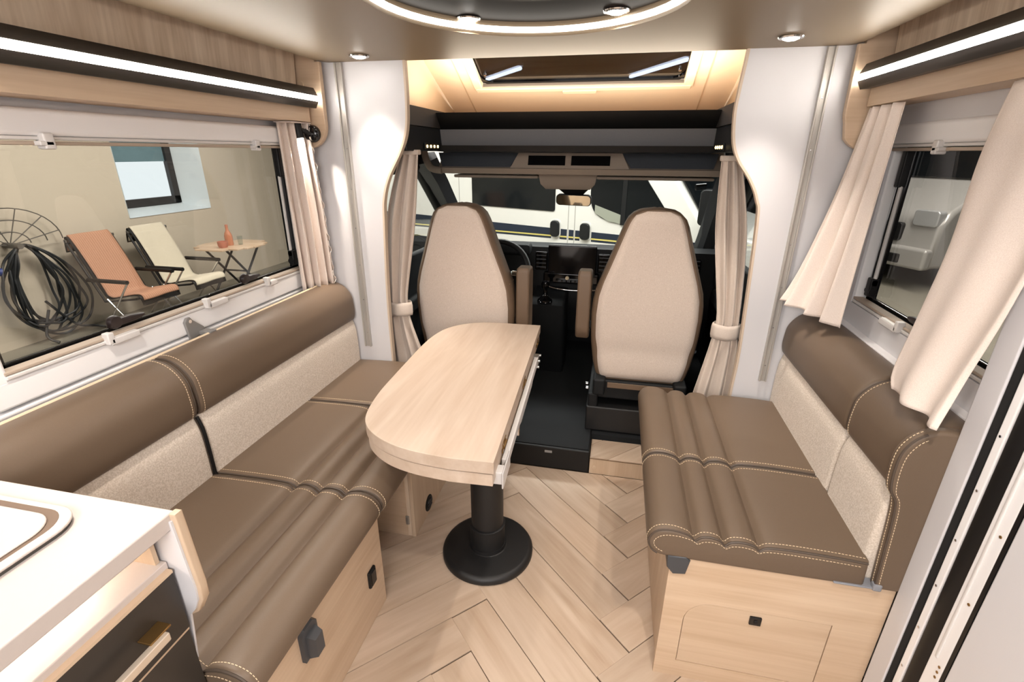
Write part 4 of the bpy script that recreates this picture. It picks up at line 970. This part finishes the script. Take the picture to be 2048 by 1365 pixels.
# ================================================================== HALL OUTSIDE
ZG = -.55
struct(B().box(-6.4, 9.5, -3, 24, ZG-.1, ZG).obj('floor', M_hallfloor), 'grey showroom floor outside')
b = B(); wy0, wy1, wz0, wz1 = 5.30, 6.66, .62, 1.75
for yy0, yy1, zz0, zz1 in ((-3, wy0, ZG, 3.6), (wy1, 24, ZG, 3.6), (wy0, wy1, ZG, wz0), (wy0, wy1, wz1, 3.6)): b.box(-6.5, -6.2, yy0, yy1, zz0, zz1)
struct(b.obj('wall_left', M_hallwall), 'plastered showroom wall with a deep window')
struct(B().box(-6.5, 9.5, 23.9, 24, ZG, 3.6).obj('wall_front', M_halldark), 'dark far showroom wall')
struct(B().box(9.4, 9.5, -3, 24, ZG, 3.6).obj('wall_right', M_halldark), 'dark right showroom wall')
struct(B().box(-6.5, 9.5, -3, 24, 3.6, 3.7).obj('ceiling', M_halldark), 'dark showroom ceiling')
t = struct(thing('window_7', (-6.35, 6.0, .62), 'deep daylight window with dark frame in the showroom wall', None))
b = B(); b.loft([[(-6.19, wy0, wz0), (-6.19, wy1, wz0), (-6.19, wy1, wz1), (-6.19, wy0, wz1)], [(-6.48, wy0-.05, wz0+.10), (-6.48, wy1-.26, wz0+.10), (-6.48, wy1-.26, wz1+.05), (-6.48, wy0-.05, wz1+.05)]], cap=False); b.obj('reveal', M_reveal, t)
fy0, fy1, fz0, fz1 = wy0-.05, wy1-.26, wz0+.10, wz1
b = B(); b.box(-6.52, -6.44, fy0, fy1, fz0, fz0+.10); b.box(-6.52, -6.44, fy1-.10, fy1, fz0, fz1); b.obj('frame', mat('brown_frame', srgb(52, 50, 50), .5), t)
B().box(-6.53, -6.50, fy0, fy1, fz0, fz1+.1).obj('pane', M_day, t)
B().box(-6.495, -6.48, fy0, fy1-.10, 1.30, fz1+.1).obj('blind', mat('grey_blue_blind', srgb(110, 140, 150), .8, var=.15, vscale=12), t)

M_tube = glow('tube_glow', (.93, .97, 1), 9)
for pts, label in ((((-4.15, 15.9), (-2.75, 14.0)), 'white tube light on the showroom ceiling seen at the left of the skylight'), (((.05, 16.0), (1.30, 13.4)), 'white tube light on the showroom ceiling seen at the right of the skylight')):
    (xa, ya), (xb, yb) = pts
    t = thing('tube_light', ((xa+xb)/2, (ya+yb)/2, 3.6), label, 'light', 'tube lights on the showroom ceiling')
    B().cyl((xa, ya, 3.47), (xb, yb, 3.47), .045, 12).obj('tube', M_tube, t)
    an = math.atan2(yb-ya, xb-xa); ln = math.hypot(xb-xa, yb-ya)
    B().box(-ln/2, ln/2, -.09, .09, 3.53, 3.60, .01, 2, Matrix.Translation(((xa+xb)/2, (ya+yb)/2, 0)) @ Matrix.Rotation(an, 4, 'Z')).obj('housing', M_frame, t)
# cable on a wire reel
t = thing('hose_reel', (-6.15, 4.05, .5), 'wire wall rack holding loops of black cable', 'reel')
b = B()
for r_ in (.16, .30, .44): b.tube([(-6.10, 3.86+r_*1.15*math.cos(R(a)), .52+r_*.85*math.sin(R(a))) for a in range(0, 181, 10)], .006, 6)
for a in (15, 45, 75, 105, 135, 165): b.tube([(-6.12, 3.86, .52), (-6.08, 3.86+.50*math.cos(R(a)), .52+.37*math.sin(R(a)))], .005, 6)
b.cyl((-6.19, 3.86, .52), (-5.98, 3.86, .52), .03, 12)
b.obj('wire_rack', mat('grey_wire', srgb(96, 92, 86), .5), t)
rnd = random.Random(3)
for k in range(10):
    w_, h_ = rnd.uniform(.20, .46), rnd.uniform(.60, 1.05); dy = rnd.uniform(-.10, .12)+.10*k/11; pts = []
    for i in range(14):
        a = 2*math.pi*i/14; z = .52-h_/2+h_/2*math.cos(a); s = math.sin(a)
        pts.append((-6.05+rnd.uniform(-.04, .04), 3.92+dy*(1-math.cos(a))*.6+s*w_*(.6+.25*(1-math.cos(a))), z))
    B().tube(spline(pts, 5, True), .0125, 6, True).obj('cable_loop', M_cable, t)
B().tube(spline([(-6.05, 3.95, -.1), (-6.02, 4.15, -.42), (-5.98, 4.32, -.50), (-5.9, 4.4, -.535)], 6), .014, 6).obj('cable_tail', M_cable, t)
B().tube(spline([(-6.05, 3.95, -.2), (-6.0, 3.82, -.45), (-5.9, 3.85, -.535)], 6), .014, 6).obj('cable_tail', M_cable, t)
B().cyl((-6.02, 3.52, .34), (-5.98, 3.62, .30), .04, 12).obj('plug', M_bluep, t)

# camping chairs
def camp_chair(base, rz, towel, label):
    t = thing('camping_chair', base, label, 'chair', 'folding camping chairs by the showroom wall')
    M = Matrix.Translation(base) @ Matrix.Rotation(R(rz), 4, 'Z')     # chair faces +x in its own frame, y across
    T = lambda x, y, z: M @ Vector((x, y, z))
    hwid = .27
    # seat at .42, back leaning to -x
    for s in (-1, 1):
        y = s*hwid
        b = B(); b.tube([T(.24, y, .42), T(-.20, y, .36), T(-.50, y, 1.02)], .013, 8); b.obj('side_tube', M_black, t)
        b = B(); b.tube([T(.20, y+s*.02, .60), T(-.30, y+s*.02, .0)], .011, 8); b.obj('leg', M_chrome, t)
        b = B(); b.tube([T(-.14, y+s*.02, .40), T(.22, y+s*.02, .0)], .011, 8); b.obj('leg', M_chrome, t)
        b = B(); b.tube([T(-.32, y+s*.03, .62), T(.22, y+s*.03, .62)], .024, 8); b.obj('armrest', M_black, t)
        b = B(); b.lathe([(0, 0), (.022, 0), (.022, .03), (0, .035)], (0, 0, 0), 10, Matrix.Translation(T(-.505, y, 1.03))); b.obj('end_cap', M_chrome, t)
    b = B(); b.tube([T(-.50, -hwid, 1.02), T(-.50, hwid, 1.02)], .013, 8); b.tube([T(.24, -hwid, .42), T(.24, hwid, .42)], .013, 8); b.obj('cross_tube', M_black, t)
    P = spline([(.30, 0, .33), (.25, 0, .44), (0, 0, .405), (-.17, 0, .385), (-.26, 0, .52), (-.49, 0, 1.04), (-.55, 0, 1.02), (-.57, 0, .90)], 6)
    n = len(P)-1
    def f(u, v):
        i = v*n; k = min(int(i), n-1); p = P[k].lerp(P[k+1], i-k); y = (u-.5)*.50
        return M @ Vector((p.x+.012*math.sin(9*u), y, p.z+.012))
    B().surf(f, 10, 48).obj('sling', M_black, t, solid=.006, angle=80)
    cl = thing('beach_towel', base+Vector((0, 0, .44)), label.split(' camping')[0]+' towel draped over a camping chair', 'towel', 'towels on the camping chairs') if False else None
    def f2(u, v):
        i = (.06+v*.94)*n; k = min(int(i), n-1); p = P[k].lerp(P[k+1], i-k); y = (u-.5)*.47
        return M @ Vector((p.x+.016+.010*math.sin(7*u+3*v), y+.006*math.sin(24*v), p.z+.028))
    return t, f2
c1, f2 = camp_chair(Vector((-5.50, 4.58, ZG)), 0, 0, 'black framed camping chair under an orange towel, nearer the cable reel')
tw = B().surf(f2, 16, 60); o = tw.obj('beach_towel', M_orange_towel, None, solid=.008, angle=80, origin=(-5.50, 4.62, ZG+.4)); tag(o, 'orange striped towel draped over a camping chair', 'towel')
c2, f2 = camp_chair(Vector((-5.45, 5.28, ZG)), 0, 0, 'black framed camping chair under a cream towel, nearer the garden table')
tw = B().surf(f2, 16, 60); o = tw.obj('beach_towel', M_cream_towel, None, solid=.008, angle=80, origin=(-5.45, 5.34, ZG+.4)); tag(o, 'plain cream towel draped over a camping chair', 'towel')
# small garden table
tb = Vector((-5.35, 5.98, ZG)); ZTB = .20
t = thing('garden_table', tb, 'small round slatted wooden garden table on crossed legs', 'table')
b = B()
RT = .43
for k in range(7):
    y = -RT+.06+.1235*k; hl = math.sqrt(max(.01, RT**2-y**2))
    B().box(tb.x-hl, tb.x+hl, tb.y+y-.058, tb.y+y+.058, ZTB-.022, ZTB, .004).obj('slat', M_oak_x, t)
for s in (-1, 1):
    B().tube([(tb.x+s*.20, tb.y-.32, ZG), (tb.x+s*.20, tb.y+.30, ZTB-.03)], .016, 8).obj('leg', M_black, t)
    B().tube([(tb.x+s*.17, tb.y+.32, ZG), (tb.x+s*.17, tb.y-.30, ZTB-.03)], .016, 8).obj('leg', M_black, t)
B().tube([(tb.x-.2, tb.y, (ZG+ZTB)/2), (tb.x+.2, tb.y, (ZG+ZTB)/2)], .012, 8).obj('cross_bar', M_black, t)
bt = Vector((-5.33, 5.93, ZTB))
t = thing('bottle', bt, 'orange bottle standing on the garden table', 'bottle')
B().lathe([(0, 0), (.048, 0), (.052, .01), (.052, .13), (.04, .17), (.02, .21), (.018, .26), (0, .26)], bt, 20).obj('body', M_bottle, t)
B().lathe([(0, .26), (.02, .26), (.02, .285), (0, .288)], bt, 14).obj('cap', M_terracotta, t)
b = B(); b.lathe([(0, 0), (.05, 0), (.065, .03), (.068, .085), (.062, .085), (.058, .03), (0, .012)], (-5.28, 5.75, ZTB), 20); tag(b.obj('cup', M_terracotta, None, origin=(-5.28, 5.75, ZTB)), 'red cup on the garden table beside the bottle', 'cup')
b = B(); b.lathe([(0, 0), (.03, 0), (.035, .12), (.032, .12), (.028, .01), (0, .01)], (-5.22, 6.01, ZTB), 16); tag(b.obj('drinking_glass', M_clear, None, origin=(-5.22, 6.01, ZTB)), 'clear drinking glass on the garden table beside the bottle', 'glass')

# ------------------------------------------------------------------ white van seen through the windscreen
vo = Vector((0, 6.26, ZG)); va = -math.atan(.43)
t = thing('camper_van', vo, 'white camper van with navy and yellow stripe, ahead of the windscreen', 'van')
MV = Matrix.Translation((0, 6.26, 0)) @ Matrix.Rotation(va, 4, 'Z')
def VB(): return B()
b = B()
body = [(-4.6, ZG+.42), (-4.6, 2.0), (.0, 2.0), (.25, 1.86), (.66, 1.22), (1.02, .72), (1.75, .52), (1.95, .40), (2.0, -.10), (1.95, ZG+.30), (-4.5, ZG+.30)]
b.prism(body, 'y', .0, 1.95, .05, 3, MV); b.obj('body', M_van, t)
B().prism([(-4.62, ZG+.22), (2.0, ZG+.22), (2.02, .02), (1.9, .16), (-4.62, .16)], 'y', -.018, .03, .008, 2, MV).obj('lower_cladding', M_tyre, t)
def vplate(name, pts, m, d=.012, off=0): return B().prism(pts, 'y', -d-off, .01, .004, 1, MV).obj(name, m, t)
vplate('side_window', rrect(-2.296, -.885, .718, 1.30, .03), M_vanglass, .014)
cw = [(v.x, v.y) for v in spline([(-.365, 1.25, 0), (-.37, .92, 0), (-.30, .745, 0), (-.12, .655, 0), (.12, .628, 0), (.45, .625, 0), (.70, .66, 0)], 5)]+[(.70, .70), (.37, 1.12), (.28, 1.25)]
vplate('cab_window', cw, M_vanglass, .012)
B().prism([(.05, .62), (.11, .62), (.11, 1.25), (.05, 1.25)], 'y', -.02, .0, .003, 1, MV).obj('window_post', M_black, t)
B().prism([(-.30, .74), (-.12, .655), (.05, .633), (.05, .74), (-.30, .84)], 'y', -.0145, .0, .0, 1, MV).obj('window_reflection', mat('pale_green_reflection', srgb(150, 152, 138), .3), t)  # pale plate over the cab window, a reflection put in as colour
for x0, x1 in ((-4.5, -.93), (-.80, -.690), (-.665, -.59), (-.57, -.50), (-.335, 1.0)):
    zt = .500; zl = .39 if x0 < -2 else .42; zr = .425 if x1 > -1.2 else .39
    wz = lambda x: .415-.022*max(0, -x)-.0 if x < 0 else .425
    vplate('navy_stripe', [(x0, wz(x0)-.035), (x1, wz(x1)-.035), (x1, zt), (x0, zt)], M_vanblue, .003)
    B().prism([(x0, wz(x0)-.006), (x1, wz(x1)-.006), (x1, wz(x1)+.012), (x0, wz(x0)+.012)], 'y', -.005, .0, 0, 1, MV).obj('yellow_stripe', M_vanyellow, t)
for s in (-.866, -.42):
    B().prism(rrect(s-.082, s+.082, .375, .620, .06), 'y', -.008, .005, .003, 1, MV).obj('handle_bowl', M_van, t)
    h = B().prism(rrect(s-.066, s+.066, .392, .604, [.05, .05, .05, .05]), 'y', -.045, .0, .012, 3, MV).obj('door_handle', M_black, t)
for s in (-.678, -.582, -2.55): B().box(s-.004, s+.004, -.004, .004, -.1, 1.9, 0, 1, MV).obj('panel_gap', mat('panel_gap_grey', srgb(168, 164, 158), .6), t)
ws = B().loft([[MV @ Vector(p) for p in ((.33, .08, 1.78), (.33, 1.87, 1.78), (1.02, 1.87, .74), (1.02, .08, .74))], [MV @ Vector(p) for p in ((.36, .08, 1.80), (.36, 1.87, 1.80), (1.05, 1.87, .76), (1.05, .08, .76))]]).obj('windscreen', M_vanglass, t)
B().tube([MV @ Vector(p) for p in ((1.06, .25, .77), (.98, .7, .90), (.92, 1.1, .97))], .014, 6).obj('wiper', M_black, t)
B().tube([MV @ Vector(p) for p in ((1.08, .95, .76), (.99, 1.3, .88), (.94, 1.6, .95))], .014, 6).obj('wiper', M_black, t)
for s in (-3.5, 1.1):
    B().lathe([(0, -.02), (.2, -.02), (.2, -.03), (.34, -.03), (.36, 0), (.36, .2), (0, .2)], (0, 0, 0), 32, MV @ Matrix.Translation((s, 0, ZG+.36)) @ Matrix.Rotation(R(-90), 4, 'X')).obj('wheel', M_tyre, t)
mr = B().prism(rrect(1.02, 1.20, .72, 1.10, .05), 'y', -.25, -.14, .02, 2, MV).obj('side_mirror', M_black, t)
B().box(1.05, 1.12, -.15, .02, .72, .76, .01, 2, MV).obj('mirror_arm', M_black, t)

# silver van through the right window
t = thing('parked_van', (5.6, 10.2, ZG), 'silver grey van parked on the showroom floor beyond the right window', 'van')
MS = Matrix.Translation((5.75, 10.1, ZG)) @ Matrix.Rotation(R(-62), 4, 'Z')      # front faces local -y
b = B()
fr = [(-2.6, .38), (-2.6, 2.35), (.2, 2.35), (.85, 1.62), (1.55, 1.22), (1.72, 1.0), (1.78, .35)]
MS2 = MS @ Matrix.Rotation(R(-90), 4, 'Z')
b.prism(fr, 'y', -.98, .98, .07, 3, MS2); b.obj('body', M_vangrey, t)
B().loft([[MS2 @ Vector(p) for p in ((.24, -.88, 2.30), (.24, .88, 2.30), (.84, .90, 1.64), (.84, -.90, 1.64))], [MS2 @ Vector(p) for p in ((.27, -.88, 2.32), (.27, .88, 2.32), (.87, .90, 1.66), (.87, -.90, 1.66))]]).obj('windscreen', M_vanglass, t)
for s in (-1, 1):
    B().prism(rrect(min(s*.56, s*.93), max(s*.56, s*.93), .98, 1.22, .05), 'x', 1.60, 1.76, .02, 2, MS2).obj('headlight', mat('headlight_glass', srgb(190, 192, 192), .12, .4), t)
    B().lathe([(0, -.02), (.2, -.02), (.2, -.03), (.34, -.03), (.36, 0), (.36, .2), (0, .2)], (0, 0, 0), 32, MS2 @ Matrix.Translation((1.0, s*.99, .36)) @ Matrix.Rotation(R(90*s), 4, 'X')).obj('wheel', M_tyre, t)
    B().box(.62, .74, min(s*1.02, s*1.22), max(s*1.02, s*1.22), 1.45, 1.75, .03, 2, MS2).obj('side_mirror', M_black, t)
B().prism(rrect(-.46, .46, .72, 1.0, .05), 'x', 1.70, 1.80, .015, 2, MS2).obj('grille', M_black, t)
B().box(1.66, 1.86, -.97, .97, .34, .66, .05, 3, MS2).obj('bumper', M_vangrey, t)
B().box(1.84, 1.88, -.6, .6, .40, .54, .02, 2, MS2).obj('air_intake', M_black, t)
